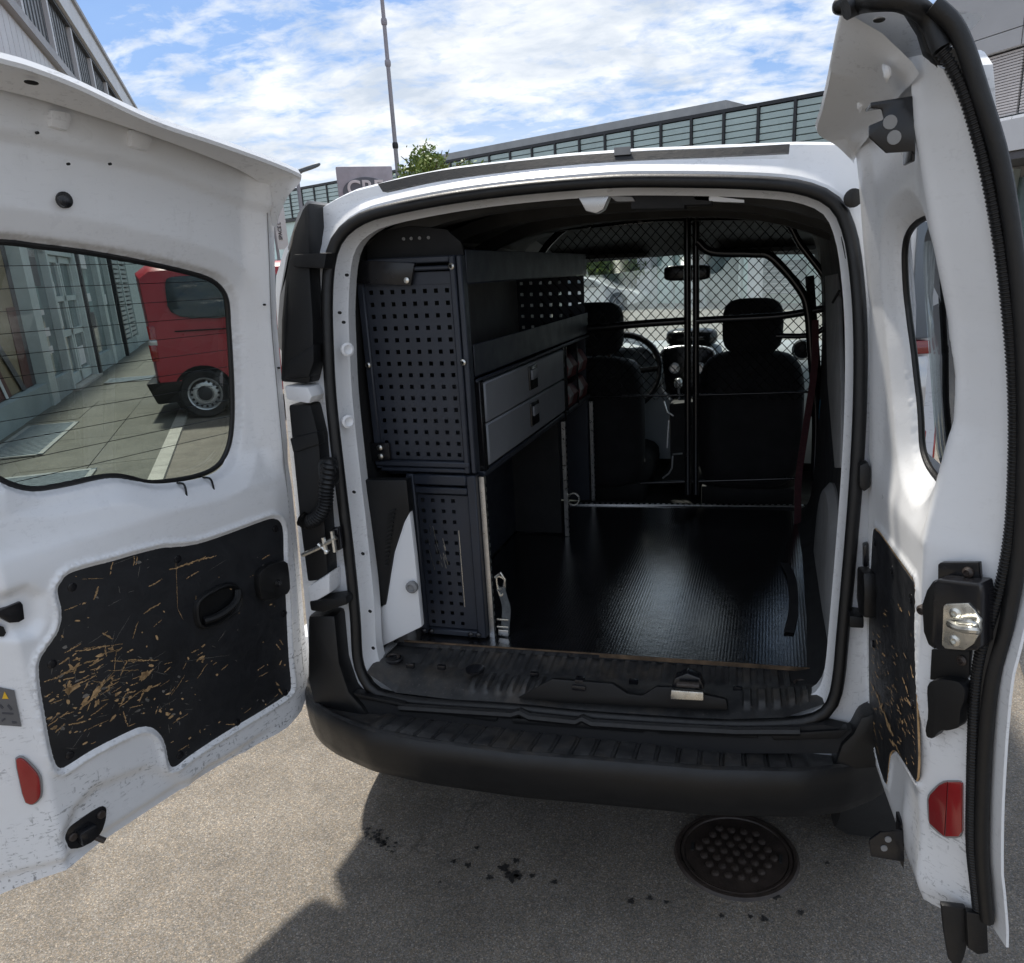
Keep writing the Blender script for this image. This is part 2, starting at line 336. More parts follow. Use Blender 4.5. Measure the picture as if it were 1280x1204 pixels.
def tag(o, label, cat, group=None):
    o['label'] = label; o['category'] = cat
    if group: o['group'] = group
    return o
def cat_closed(p, k=6):                 # Catmull-Rom through closed points
    p = [np.asarray(q, float) for q in p]; n = len(p); o = []
    for i in range(n):
        a, b, c, d = p[i-1], p[i], p[(i+1) % n], p[(i+2) % n]
        for j in range(k):
            t = j/k; o.append(.5*((2*b)+(c-a)*t+(2*a-5*b+4*c-d)*t*t+(3*b-a-3*c+d)*t**3))
    return o
def cat_open(p, k=6):
    p = [np.asarray(q, float) for q in p]; p = [2*p[0]-p[1]]+p+[2*p[-1]-p[-2]]; o = []
    for i in range(1, len(p)-2):
        a, b, c, d = p[i-1:i+3]
        for j in range(k):
            t = j/k; o.append(.5*((2*b)+(c-a)*t+(2*a-5*b+4*c-d)*t*t+(3*b-a-3*c+d)*t**3))
    return o+[p[-2]]
def chaikin(p, it=2, closed=True):
    p = [np.asarray(q, float) for q in p]
    for _ in range(it):
        o = []
        for i in range(len(p)):
            a, b = p[i], p[(i+1) % len(p)]; o += [a*.8+b*.2, a*.2+b*.8]
        p = o
    return p
def resample(p, n, closed=True):
    p = np.array(p + [p[0]] if closed else p); d = np.concatenate([[0], np.cumsum(np.linalg.norm(np.diff(p, axis=0), axis=1))])
    t = np.linspace(0, d[-1], n, endpoint=not closed); return [np.array([np.interp(q, d, p[:, k]) for k in range(p.shape[1])]) for q in t]
def offset2(p, d):                      # offset a closed 2D loop, positive = outwards
    p = np.array(p); nx = np.roll(p, -1, 0)-np.roll(p, 1, 0); nx /= np.maximum(np.linalg.norm(nx, axis=1), 1e-9)[:, None]
    nrm = np.stack([nx[:, 1], -nx[:, 0]], 1); area = np.sum(p[:, 0]*np.roll(p[:, 1], -1)-np.roll(p[:, 0], -1)*p[:, 1])
    return p + nrm*d*(1 if area > 0 else -1)
def sdf(pts, poly):                     # signed distance, positive outside (numpy, pts Nx2)
    pts = np.asarray(pts); poly = np.asarray(poly); d = np.full(len(pts), 1e9); ins = np.zeros(len(pts), bool)
    for i in range(len(poly)):
        a, b = poly[i], poly[(i+1) % len(poly)]; ab = b-a; t = np.clip(((pts-a)@ab)/max(ab@ab, 1e-12), 0, 1)
        d = np.minimum(d, np.linalg.norm(pts-(a+t[:, None]*ab), axis=1))
        cr = ((a[1] > pts[:, 1]) != (b[1] > pts[:, 1]))
        with np.errstate(divide='ignore', invalid='ignore'): xi = a[0]+(pts[:, 1]-a[1])*(b[0]-a[0])/(b[1]-a[1])
        ins ^= cr & (pts[:, 0] < xi)
    return np.where(ins, -d, d)
def sst(x, a, b):
    t = np.clip((np.asarray(x)-a)/(b-a), 0, 1); return t*t*(3-2*t)
def sheet(name, mat, door, outline, holes, wf, step, parent, loops=(), smooth=True):
    """pressed sheet: constrained triangulation of outline minus holes, pushed out by wf(u,z)"""
    outline = np.array(outline); vs = []; ed = []
    def loop(p):
        o = len(vs); vs.extend([tuple(q) for q in p]); ed.extend([(o+i, o+(i+1) % len(p)) for i in range(len(p))])
    loop(outline)
    for h in holes: loop(h)
    for q in loops: vs.extend([tuple(x) for x in q])
    lo, hi = outline.min(0), outline.max(0)
    gx, gz = np.meshgrid(np.arange(lo[0], hi[0], step), np.arange(lo[1], hi[1], step)); g = np.stack([gx.ravel(), gz.ravel()], 1)
    g[:, 0] += (np.round((g[:, 1]-lo[1])/step) % 2)*step*.5
    keep = sdf(g, outline) < -step*.4
    for h in holes: keep &= sdf(g, h) > step*.4
    vs.extend([tuple(q) for q in g[keep]])
    r = geometry.delaunay_2d_cdt([Vector(v) for v in vs], ed, [], 0, 1e-6)
    V = np.array([(v[0], v[1]) for v in r[0]]); T = np.array(r[2])
    cen = V[T].mean(1); ok = sdf(cen, outline) < 0
    for h in holes: ok &= sdf(cen, h) > 0
    T = T[ok]; W = wf(V)
    P = [door.P(V[i, 0], V[i, 1], W[i]) for i in range(len(V))]
    mb = MB().add(P, [tuple(int(k) for k in t) for t in T])
    me = bpy.data.meshes.new(name); me.from_pydata(mb.v, [], mb.f); me.validate()
    bm = bmesh.new(); bm.from_mesh(me); bmesh.ops.delete(bm, geom=[v for v in bm.verts if not v.link_faces], context='VERTS')
    bmesh.ops.recalc_face_normals(bm, faces=bm.faces); bm.to_mesh(me); bm.free()
    if smooth: me.polygons.foreach_set('use_smooth', [True]*len(me.polygons))
    me.materials.append(M[mat]); return link(name, me, parent)

# ================================================================ SETTING
def flat(name, mat, poly, z, parent=None, kind=None, th=0.):
    mb = MB()
    if th: mb.prism([(p[0], p[1], z-th) for p in poly], (0, 0, th))
    else: mb.add([(p[0], p[1], z) for p in poly], [tuple(range(len(poly)))])
    return mb.build(name, mat, parent, kind=kind)
mb = MB(); R_ = 400; mb.add([(-R_, -R_, 0), (R_, -R_, 0), (R_, R_, 0), (-R_, R_, 0)], [(0, 1, 2, 3)]); mb.build('ground', 'asphalt', kind='structure')
# newer, darker road strip on the right
A_, B_ = onZ(1256, 772, 0), onZ(1286, 868, 0); e_ = (A_-B_)/np.linalg.norm(A_-B_); f_ = np.array([e_[1], -e_[0], 0])
flat('road', 'asphalt_dark', [B_-e_*3, A_, A_+e_*.9+f_*.25, A_+e_*2.2+f_*3, A_+e_*2.2+f_*9, B_-e_*3+f_*9], .004, kind='structure')
# kerb line and slab pavement in front of the showroom on the left
K0 = onZ(190, 604, 0); AZL = -36.5; W1 = Wall((-7.605, 4.845, 0), AZL); D1, N1 = W1.D, W1.n
kt = (K0-W1.p)@D1; kn = (K0-W1.p)@N1
mb = MB(); pav = bpy.data.objects.new('pavement', None); COL.objects.link(pav); pav['kind'] = 'structure'
rnd = random.Random(3); slab_me = None
nw = 3; wid = (kn-.04)/nw
for i in range(-3, 14):
    for j in range(nw):
        t0 = -.5 + i*1.5; o0 = .02 + j*wid; dz = rnd.uniform(-.003, .003)
        q = [W1.at(t0+.003, 0, o0+.003), W1.at(t0+1.497, 0, o0+.003), W1.at(t0+1.497, 0, o0+wid-.003), W1.at(t0+.003, 0, o0+wid-.003)]
        flat('paving_slab', 'slab', q, .025+dz, pav, th=.03)
flat('pavement_bed', 'slab', [W1.at(-5, 0, 0), W1.at(20.5, 0, 0), W1.at(20.5, 0, kn-.02), W1.at(-5, 0, kn-.02)], .006, pav)
for i in range(-6, 26):
    t0 = i*.8; q = [W1.at(t0+.004, 0, kn-.03), W1.at(t0+.796, 0, kn-.03), W1.at(t0+.796, 0, kn+.09), W1.at(t0+.004, 0, kn+.09)]
    flat('kerb_stone', 'kerb', q, .032, pav, th=.04)
# parking lines far right
for (xa, ya, xb, yb, mt) in ((1160, 428, 1215, 423, 'line_yellow'), (1160, 447, 1215, 446, 'line_white'), (1160, 465, 1230, 470, 'line_yellow')):
    A, B = onZ(xa, ya, 0), onZ(xb, yb, 0); d = (B-A)/np.linalg.norm(B-A); n = np.array([-d[1], d[0], 0])*.06
    flat('road_marking', mt, [A-n, B-n, B+n, A+n], .008, kind='structure')
# oil drips by the bumper
mb = MB(); rnd = random.Random(5)
def drip(x, y, r, k=26):
    c = onZ(x, y, 0); ph = rnd.random()*6; a1, a2, a3 = rnd.random()*6, rnd.random()*6, rnd.random()*6; q = [r*(.8+.22*math.sin(3*t_+a1)+.16*math.sin(5*t_+a2)+.12*math.sin(9*t_+a3)+.1*rnd.random()) for t_ in [2*math.pi*i/k for i in range(k)]]; pts = [(c[0]+q[i]*math.cos(2*math.pi*i/k), c[1]+q[i]*math.sin(2*math.pi*i/k), .004) for i in range(k)]
    mb.add(pts, [tuple(range(k))])
for (x, y, r) in [(630, 1086, .016), (640, 1096, .022), (648, 1097, .012), (612, 1098, .010), (585, 1083, .010), (567, 1078, .008), (596, 1061, .008), (645, 1077, .010), (665, 1096, .008), (693, 1104, .009), (789, 1128, .010), (812, 1124, .008), (833, 1129, .007), (902, 1146, .007), (955, 1150, .010), (970, 1122, .012), (1001, 1142, .009), (938, 1147, .007), (550, 1104, .005), (1034, 1080, .006)]: drip(x, y, r)
for _ in range(46):
    t = rnd.random(); drip(452+38*t+rnd.gauss(0, 6), 1032+34*t+rnd.gauss(0, 5), .002+.006*rnd.random(), 7)
o = mb.build('oil_drips', 'oil', kind='stuff'); o['label'] = 'dark oil drips spotting the asphalt behind the bumper'
# manhole cover
mc = onZ(920, 1069, 0); ctr = mc.copy(); mr = .152
t = thing('manhole_cover', 'round iron manhole cover with raised studs in the asphalt', 'manhole cover', (mc[0], mc[1], 0))
MB().lathe((mc[0], mc[1], .0), (0, 0, 1), [(mr-.014, .002), (mr-.010, .010), (mr-.004, .011), (mr-.003, .006), (mr+.001, .006), (mr+.002, .010), (mr+.010, .010), (mr+.016, .003)], 56, False).build('frame', 'iron', t, True)
MB().lathe((mc[0], mc[1], .0), (0, 0, 1), [(mr-.014, .003), (mr-.014, .007)], 48).build('lid', 'iron', t)
stud = None
for q in range(-4, 5):
    for r in range(-4, 5):
        x = (q + r*.5)*.0335; y = r*.029
        if math.hypot(x, y) > mr-.036: continue
        if stud is None: stud = MB().lathe((0, 0, 0), (0, 0, 1), [(.0115, 0), (.0105, .006), (.006, .009), (.0, .0095)], 12, False).build('stud', 'iron', t, True)
        else:
            s2 = bpy.data.objects.new('stud', stud.data); COL.objects.link(s2); s2.parent = t; s2.matrix_parent_inverse = Matrix.Translation(-t.location); stud_ = s2
        so_ = stud if stud.location.length == 0 and q == -4 and False else (stud if 'placed' not in t else s2)
        so_.location = (mc[0]+x, mc[1]+y, .007); t['placed'] = 1
del t['placed']
for sg in (-1, 1): MB().box((mc[0]+sg*.118, mc[1], .0085), (.008, .030, .004)).build('lift_slot', 'pit', t)
# crumbling mortar ring
MB().lathe((mc[0], mc[1], 0), (0, 0, 1), [(mr+.030, .0022), (mr+.013, .0032)], 40, False).build('mortar_ring', 'asphalt', t)

# drain grates in the pavement
def grate(cs, label):
    c = sum(cs)/4; t = thing('drain_grate', label, 'drain grate', (c[0], c[1], .03), 'steel drain grates in the pavement')
    flat('pit', 'pit', cs, .034, t)
    for i in range(4):
        a, b = cs[i], cs[(i+1) % 4]; d = b-a; n = np.cross(d/np.linalg.norm(d), (0, 0, 1))*.045
        MB().prism([(p[0], p[1], .03) for p in (a, b, b+n, a+n)], (0, 0, .012)).build('frame', 'kerb', t)
    k = 26; me = None
    for i in range(k):
        f0 = (i+.3)/k; f1 = (i+.75)/k
        q = [cs[0]*(1-f0)+cs[1]*f0, cs[0]*(1-f1)+cs[1]*f1, cs[3]*(1-f1)+cs[2]*f1, cs[3]*(1-f0)+cs[2]*f0]
        MB().prism([(p[0], p[1], .035) for p in q], (0, 0, .008)).build('bar', 'grate', t)
def W1g(t0, t1, o0, o1): return [W1.at(t0, 0, o0), W1.at(t1, 0, o0), W1.at(t1, 0, o1), W1.at(t0, 0, o1)]
def wpos(x, y): p = onZ(x, y, 0)-W1.p; return p@D1, p@N1
tA, oA = wpos(98, 540); tB, oB = wpos(70, 570)
grate(W1g(min(tA, tB)-.05, max(tA, tB)+.55, .12, oB-.1), 'large square steel grate in the pavement below the showroom plinth')
tA, oA = wpos(30, 600); grate(W1g(tA-1.05, tA-.02, .35, 1.25), 'steel grate at the lower edge of the door window, nearest of the three')
tA, oA = wpos(130, 480); tB, oB = wpos(165, 475); grate(W1g(tA-.3, tB+.1, .35, 1.2), 'small far steel grate beyond the showroom doors')

# ---- showroom on the left
t = thing('showroom_building', 'glass fronted showroom with white frames, dark mullions and a tall upper storey', 'building', W1.p)
def wbox(name, mat, t0, t1, z0, z1, o0, o1, parent=t, **k):
    q = [W1.at(t0, z0, o0), W1.at(t1, z0, o0), W1.at(t1, z0, o1), W1.at(t0, z0, o1)]
    return MB().prism(q, (0, 0, z1-z0)).build(name, mat, parent, **k)
T = t
wbox('plinth', 'plinth', -6, 4.05, 0, .33, -.25, .03); wbox('plinth', 'plinth', 6.4, 13.0, 0, .33, -.25, .03)
wbox('door_sill', 'kerb', 4.05, 6.4, 0, .06, -.25, .12)
wbox('back_wall', 'dark_grey', -6, 24, 0, 3.3, -3.0, -2.9); wbox('inner_floor', 'slab', -6, 24, .0, .05, -2.9, -.25); wbox('inner_ceiling', 'concrete', -6, 24, 3.0, 3.3, -2.9, -.05)
wbox('poster_tan', 'tan', -6, 2.45, .34, 3.2, -.14, -.10); wbox('poster_maroon', 'maroon', 1.9, 2.3, .34, 1.35, -.098, -.09)
MB().prism([W1.at(-3, .34, -.088), W1.at(1.2, .34, -.088), W1.at(.45, 1.35, -.088), W1.at(-3, 1.6, -.088)], N1*.006).build('poster_shape', 'maroon', T)
MB().prism([W1.at(.35, 1.5, -.08), W1.at(.55, 1.5, -.08), W1.at(1.9, .34, -.08), W1.at(1.7, .34, -.08)], N1*.006).build('poster_stripe', 'dark_grey', T)
MB().prism([W1.at(.2, 1.35, -.075), W1.at(.3, 1.35, -.075), W1.at(1.0, .34, -.075), W1.at(.9, .34, -.075)], N1*.006).build('poster_stripe', 'paper', T)
wbox('poster_dark', 'dark_grey', 2.3, 2.5, .34, 3.2, -.13, -.09)
for t0, w in ((2.52, .42), (4.05, .12), (6.25, .12), (8.55, .34), (10.0, .10)): wbox('window_post', 'frame_white', t0, t0+w, .0 if w > .2 else .06, 3.3, -.12, .06)
for t0 in (6.42, 10.42): wbox('mullion', 'dark_frame', t0, t0+.14, .03, 3.3, -.1, .10)
for t0, t1, z0, z1 in ((2.95, 4.05, .33, 3.2), (6.55, 8.55, .33, 3.2), (8.9, 10.4, .33, 3.2)): wbox('window_pane', 'shop_glass', t0, t1, z0, z1, -.06, -.04)
for t0, t1 in ((4.18, 5.18), (5.24, 6.24)):
    d = wbox('door', 'shop_glass', t0, t1, .08, 2.05, -.07, -.05)
    for a, b, z0, z1 in ((t0, t0+.1, .08, 2.05), (t1-.1, t1, .08, 2.05), (t0, t1, .08, .24), (t0, t1, .82, .92), (t0, t1, 1.36, 1.44), (t0, t1, 1.95, 2.05)): wbox('door_frame', 'frame_white', a, b, z0, z1, -.05, -.01, d)
wbox('transom', 'frame_white', 4.05, 6.4, 2.06, 2.2, -.1, .03); wbox('transom_pane', 'shop_glass', 4.15, 6.3, 2.22, 3.2, -.07, -.05)
for t0, z0, w, h, mt in ((3.1, 1.2, .5, .08, 'paper'), (3.2, .9, .5, .12, 'paper'), (3.15, .66, .5, .1, 'paper'), (3.05, 1.6, .75, .5, 'dark_grey'), (3.3, 2.0, .5, .1, 'paper'), (4.55, .98, .2, .36, 'paper'), (4.5, 1.46, .22, .2, 'paper'), (5.5, .3, .5, .3, 'paper'), (7.2, 1.3, .6, .15, 'paper'), (7.3, .8, .5, .3, 'dark_grey'), (7.0, 1.9, 1.0, .25, 'paper'), (9.1, 1.2, .6, .2, 'paper')):
    wbox('window_sticker', mt, t0, t0+w, z0, z0+h, -.038, -.033)
for t0, h in ((3.1, 1.0), (3.5, .7), (7.4, .8), (8.0, 1.2), (9.3, 1.0), (5.4, 1.0)): wbox('display_stand', 'sign_dark', t0, t0+.45, .05, h, -1.2, -.8)
for k, t0 in enumerate((10.75, 12.05)):
    p = wbox('shutter', 'dark_grey', t0, t0+1.2, .35, 3.2, -.05, -.02)
    for i in range(26): wbox('slat', 'louvre', t0+.03, t0+1.17, .38+i*.105, .45+i*.105, -.02, .035, p)
    wbox('shutter_post', 'frame_white', t0+1.2, t0+1.3, .33, 3.3, -.05, .06)
wbox('end_wall', 'frame_white', 13.4, 24, 0, 3.3, -.2, -.05)
# upper storey
wbox('canopy', 'concrete', -6, 24, 3.3, 3.6, -3, .10)
wbox('upper_wall', 'light_clad', -6, 24, 3.6, 5.55, -3, 0)
for i in range(75): wbox('wall_panel', 'light_clad', -5.9+i*.4, -5.9+i*.4+.37, 3.65, 5.5, 0, .02)
wbox('rail', 'grey_clad', -6, 24, 5.55, 5.72, -.3, .12); wbox('ribbon_glazing', 'dark_glass', -6, 24, 5.72, 7.0, -.3, -.06)
for i in range(12): wbox('rib', 'light_clad', -3.9+2.62*i, -3.72+2.62*i, 5.72, 7.0, -.06, .02)
for i in range(90): wbox('mesh_wire', 'sign_dark', -5.9+i*.33, -5.9+i*.33+.03, 5.72, 7.0, -.06, -.045)
wbox('gutter_gap', 'dark_frame', -6, 24.4, 7.0, 7.08, -.35, .03); wbox('fascia', 'light_clad', -6, 24.5, 7.08, 7.62, -.4, .10); wbox('roof_edge', 'grey_clad', -6, 24.6, 7.62, 7.72, -3, .16)
wbox('roof', 'grey_clad', -6, 24, 7.72, 7.8, -6, -.1)

# ---- long far building with green glass louvres
b0 = onZ(800, 383.6, 0); F2 = Wall(b0, -62.8); sgn = 1. if (CAM-F2.p)@F2.n > 0 else -1.
t = thing('office_building', 'long far office building clad in green glass louvres with dark mullions', 'building', F2.p)
def fbox(name, mat, t0, t1, z0, z1, o0, o1, parent=t, **k):
    q = [F2.at(t0, z0, o0*sgn), F2.at(t1, z0, o0*sgn), F2.at(t1, z0, o1*sgn), F2.at(t0, z0, o1*sgn)]
    return MB().prism(q, (0, 0, z1-z0)).build(name, mat, parent, **k)
fbox('wall', 'concrete', -16, 40, 0, 6.0, -8, -.4); 
fbox('roof_cap', 'dark_frame', -16, 40, 6.44, 6.55, -8, .06)
fbox('roof_parapet', 'concrete', -16, 40, 6.2, 6.44, -8, -.1)
fbox('upper_box', 'concrete', -1.9, 16, 6.55, 7.45, -6, -3.0); 
px_m = [587, 613, 640, 668.6, 698, 729, 761.5, 795.5, 831.5, 870, 909.6, 951, 995.5]
ts = [F2.sz(x, 190-.157*(x-570)+4)[0] for x in px_m]; st = (ts[0]-ts[-1])/(len(ts)-1)
tt = ts[-1]-6*st
while tt < 38:
    fbox('mullion', 'dark_frame', tt-.05, tt+.05, 4.95, 6.45, -.05, .08)
    p = fbox('louvre_bay', 'green_louvre', tt+.05, tt+st-.05, 4.95, 6.44, -.14, -.10)
    for i in range(7): fbox('slat', 'green_louvre', tt+.06, tt+st-.06, 5.0+i*.205, 5.17+i*.205, -.10, .03, p)
    tt += st
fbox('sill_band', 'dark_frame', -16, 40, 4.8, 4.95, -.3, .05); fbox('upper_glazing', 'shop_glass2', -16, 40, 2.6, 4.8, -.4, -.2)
for i in range(-10, 28):
    t0 = i*1.45
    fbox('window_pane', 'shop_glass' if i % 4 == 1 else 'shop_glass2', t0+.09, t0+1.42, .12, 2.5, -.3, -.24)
    fbox('window_post', 'frame_white', t0, t0+.09, 0, 2.6, -.3, -.12)
fbox('slab_edge', 'concrete', -16, 40, 2.45, 2.75, -.4, .1)
for x0, x1 in ((801, 818), (868, 876), (938, 957)):
    a, b = F2.sz(x0, 370)[0], F2.sz(x1, 370)[0]; fbox('column', 'light_clad', min(a, b), max(a, b), 0, 4.8, -.2, .25)
a, b = F2.sz(958, 370)[0], F2.sz(1003, 370)[0]; p = fbox('roller_shutter', 'sign_dark', min(a, b), max(a, b), .45, 1.55, -.2, .3)
for i in range(7): fbox('slat', 'grey_clad', min(a, b)+.03, max(a, b)-.03, .5+i*.14, .53+i*.14, .3, .33, p)

# ---- grey building on the right
RB = Wall(onZ(1175, 395, 0), AZL)
t = thing('grey_building', 'grey panel clad building with white slatted blinds and a pale canopy', 'building', RB.p)
def rbox(name, mat, t0, t1, z0, z1, o0, o1, parent=t, **k):      # o positive = towards the camera side
    q = [RB.at(t0, z0, -o0), RB.at(t1, z0, -o0), RB.at(t1, z0, -o1), RB.at(t0, z0, -o1)]
    return MB().prism(q, (0, 0, z1-z0)).build(name, mat, parent, **k)
rbox('core', 'grey_clad', -9, .9, 0, 12, -10, -.45)
for i in range(-4, 0):
    t0 = i*2.3+.85
    rbox('panel', 'grey_clad', t0+.01, t0+2.28, 6.36, 7.5, -.4, -.02); rbox('panel', 'grey_clad', t0+.01, t0+2.28, 5.98, 6.34, -.4, -.02)
    w = rbox('window', 'shop_glass', t0+.01, t0+2.28, 4.55, 5.95, -.4, -.3)
    for k in range(22): rbox('blind_slat', 'blind', t0+.03, t0+2.26, 4.58+k*.0622, 4.625+k*.0622, -.22, -.16, w)
    rbox('panel', 'light_clad', t0+.01, t0+2.28, 4.3, 4.52, -.4, 0.0); 
    w = rbox('window', 'shop_glass', t0+.01, t0+2.28, 7.56, 9.0, -.4, -.3)
    for k in range(22): rbox('blind_slat', 'blind', t0+.03, t0+2.26, 7.59+k*.0622, 7.635+k*.0622, -.22, -.16, w)
    rbox('panel', 'grey_clad', t0+.01, t0+2.28, 9.1, 12, -.4, -.02)
    rbox('window_pane', 'shop_glass', t0+.1, t0+2.2, .5, 3.2, -.42, -.36); rbox('window_post', 'frame_white', t0-.05, t0+.09, 0, 3.4, -.44, -.2)
    rbox('plinth', 'plinth', t0, t0+2.29, 0, .5, -.44, -.25)
rbox('canopy', 'light_clad', -9, .9, 3.62, 4.25, -.4, 1.2); rbox('canopy_soffit', 'dark_grey', -9, .9, 3.45, 3.6, -.4, 1.15)

# ---- flagpole, lamp, sign, banner, tree, hedge
def along(x, y, dist): d = ray(x, y); return CAM + d/np.linalg.norm(d[:2])*dist
p = along(498, 225, 17.); t = thing('flagpole', 'tall thin grey flagpole rising above the van roof', 'flagpole', (p[0], p[1], 0))
MB().lathe((p[0], p[1], 0), (0, 0, 1), [(.050, 0), (.044, 3), (.034, 8), (.024, 13)], 14).build('pole', 'pole', t, True)
for z in (3.95, 5.4, 6.1): MB().lathe((p[0], p[1], z), (0, 0, 1), [(.05, 0), (.058, .03), (.058, .08), (.05, .11)], 12).build('bracket', 'dark_frame' if z < 4 else 'pole', t, True)
p = along(372, 226, 24.); q = along(372, 218, 24.); t = thing('street_lamp', 'slim street lamp with curved arm far behind the van', 'street lamp', (p[0], p[1], 0))
e = along(391, 211.5, 24.); MB().tube([(p[0], p[1], 0), (p[0], p[1], q[2]-.15), q, (q+e)/2+(0, 0, .08)], .05, 8).build('pole', 'pole', t, True)
MB().sell((q+2*e)/3+np.array([0, 0, .06]), (.75, .2, .12), ax=[(e-q)/np.linalg.norm(e-q), np.cross((0, 0, 1), (e-q)/np.linalg.norm(e-q)), (0, 0, 1)]).build('lamp_head', 'sign_dark', t, True)
# sign
sp = along(455, 240, 14.5); f = sp-CAM; f[2] = 0; f /= np.linalg.norm(f); rgt = np.array([f[1], -f[0], 0]); SW = Wall(sp*[1, 1, 0], math.degrees(math.atan2(rgt[0], rgt[1])))
t = thing('sign_board', 'grey box sign with a dark oval and white capital letters above the van roof', 'sign', (sp[0], sp[1], 0))
s0, zt = SW.sz(419, 208); s1, _ = SW.sz(490, 210); _, zb = SW.sz(450, 300)
q = [SW.at(s0, zb), SW.at(s1, zb), SW.at(s1, zt), SW.at(s0, zt)]
MB().prism(q, f*.25).build('board', 'sign_grey', t, bevel=.03)
for s in (s0+.15, s1-.15): MB().prism([SW.at(s-.06, 0)+f*.06, SW.at(s+.06, 0)+f*.06, SW.at(s+.06, 0)+f*.18, SW.at(s-.06, 0)+f*.18], (0, 0, zb)).build('post', 'sign_grey', t)
cx, cz = SW.sz(458, 240); rx = SW.sz(487, 240)[0]-cx; rz = SW.sz(458, 221.5)[1]-cz
MB().prism([SW.at(cx+rx*math.cos(a*math.pi/20), cz+rz*math.sin(a*math.pi/20))-f*.012 for a in range(40)], f*.010).build('oval', 'sign_dark', t)
def text(body, size, pos, xdir, updir, mat, parent, name='lettering', ext=.004, align='CENTER'):
    cu = bpy.data.curves.new(name, 'FONT'); cu.body = body; cu.size = size; cu.extrude = ext; cu.align_x = align; cu.align_y = 'CENTER'; cu.offset = size*.018
    o = bpy.data.objects.new(name, cu); COL.objects.link(o); cu.materials.append(M[mat])
    x = Vector(xdir).normalized(); u = Vector(updir).normalized(); n = x.cross(u)
    mm = Matrix([(x[0], u[0], n[0], pos[0]), (x[1], u[1], n[1], pos[1]), (x[2], u[2], n[2], pos[2]), (0, 0, 0, 1)])
    dg = bpy.context.evaluated_depsgraph_get(); me = bpy.data.meshes.new_from_object(o.evaluated_get(dg)); bpy.data.objects.remove(o)
    me.transform(mm); me.name = name; return link(name, me, parent)
lx, lz = SW.sz(457, 236); text('CRE', abs(SW.sz(440, 226)[1]-SW.sz(440, 246)[1])*1.35, SW.at(lx, lz)-f*.022, rgt, (0, 0, 1), 'paper', t)
# banner
bp = along(352, 300, 17.); f2 = bp-CAM; f2[2] = 0; f2 /= np.linalg.norm(f2); rg = np.array([f2[1], -f2[0], 0]); BW = Wall(bp*[1, 1, 0], math.degrees(math.atan2(rg[0], rg[1])))
s0 = BW.sz(341, 260)[0]; s1 = BW.sz(360, 300)[0]; zt = BW.sz(352, 240)[1]; zb = BW.sz(350, 312)[1]
t = thing('banner', 'white upright banner with small dark lettering beside the tail lamp', 'banner', (bp[0], bp[1], 0))
MB().prism([BW.at(s0, zb), BW.at(s1, zb), BW.at(s1, zt), BW.at(s0, zt)], f2*.02).build('cloth', 'banner', t)
MB().lathe((bp[0]-rg[0]*.1, bp[1]-rg[1]*.1, 0)+f2*.08, (0, 0, 1), [(.03, 0), (.03, zt+.1)], 8).build('pole', 'pole', t, True)
px_, pz_ = BW.sz(350, 289); text('SPACE L', .09, BW.at(px_, pz_)-f2*.008, (0, 0, 1), -rg, 'ink', t)

def crown_mesh(c, rad, n, seed, size, lobes=14, squash=.8):
    r = random.Random(seed); lb = []
    for _ in range(lobes):
        v = Vector((r.gauss(0, 1), r.gauss(0, 1), r.gauss(0, .8))).normalized()*rad*r.uniform(.25, .68); lb.append((v, rad*r.uniform(.28, .5)))
    V = []; Fc = []; MI = []
    for i in range(n):
        v0, rr = lb[r.randrange(lobes)]; d = Vector((r.gauss(0, 1), r.gauss(0, 1), r.gauss(0, 1))).normalized(); p = v0 + d*rr*(r.random()**.4)*(1.0 + .35*(r.random() < .08))
        p = Vector((c[0]+p.x, c[1]+p.y, c[2]+p.z*squash)); a = Vector((r.gauss(0, 1), r.gauss(0, 1), r.gauss(0, .7)+.2)).normalized(); b = a.orthogonal().normalized(); b = Matrix.Rotation(r.random()*6.3, 3, a) @ b; s = size*r.uniform(.6, 1.4)
        cc = a.cross(b); o = len(V); V += [p-b*s, p+cc*s*.42, p+b*s, p-cc*s*.42]; Fc.append((o, o+1, o+2, o+3)); MI.append(min(2, int(r.random()*3.2)) if r.random() < .5 else 0)
    return V, Fc, MI
def tree(name, label, cat, base, hgt, rad, n, seed, size, squash=.8, group=None, stem=True):
    t = thing(name, label, cat, (base[0], base[1], 0), group); c = (base[0], base[1], hgt-rad*squash)
    V, Fc, MI = crown_mesh(c, rad, n, seed, size, squash=squash); me = bpy.data.meshes.new('crown'); me.from_pydata([tuple(v) for v in V], [], Fc)
    for k in ('leaf', 'leaf2', 'leaf3'): me.materials.append(M[k])
    me.polygons.foreach_set('material_index', MI); link('crown', me, t)
    if stem:
        mb = MB(); r = random.Random(seed)
        mb.tube([(base[0], base[1], 0), (base[0]+.05, base[1], c[2]*.5), (base[0], base[1], c[2])], [rad*.09, rad*.07, rad*.05], 8)
        for _ in range(9):
            d = Vector((r.gauss(0, 1), r.gauss(0, 1), .8)).normalized()*rad*.85; mb.tube([(base[0], base[1], c[2]*.8), np.array(c)+np.array(d)*.5, np.array(c)+np.array(d)*np.array([1, 1, squash])], [rad*.035, rad*.02, rad*.006], 5)
        mb.build('trunk', 'bark', t, True)
    return t
p = along(541, 205, 16.); tree('young_tree', 'small leafy green tree beside the flagpole above the van roof', 'tree', p, along(543, 170, 16.)[2]+.05, .98, 11000, 4, .042, .95)
p = along(785, 350, 42.); hd = thing('hedge', 'dark green hedge behind the parked white car', 'hedge', (p[0], p[1], 0))
V = []; Fc = []; MI = []
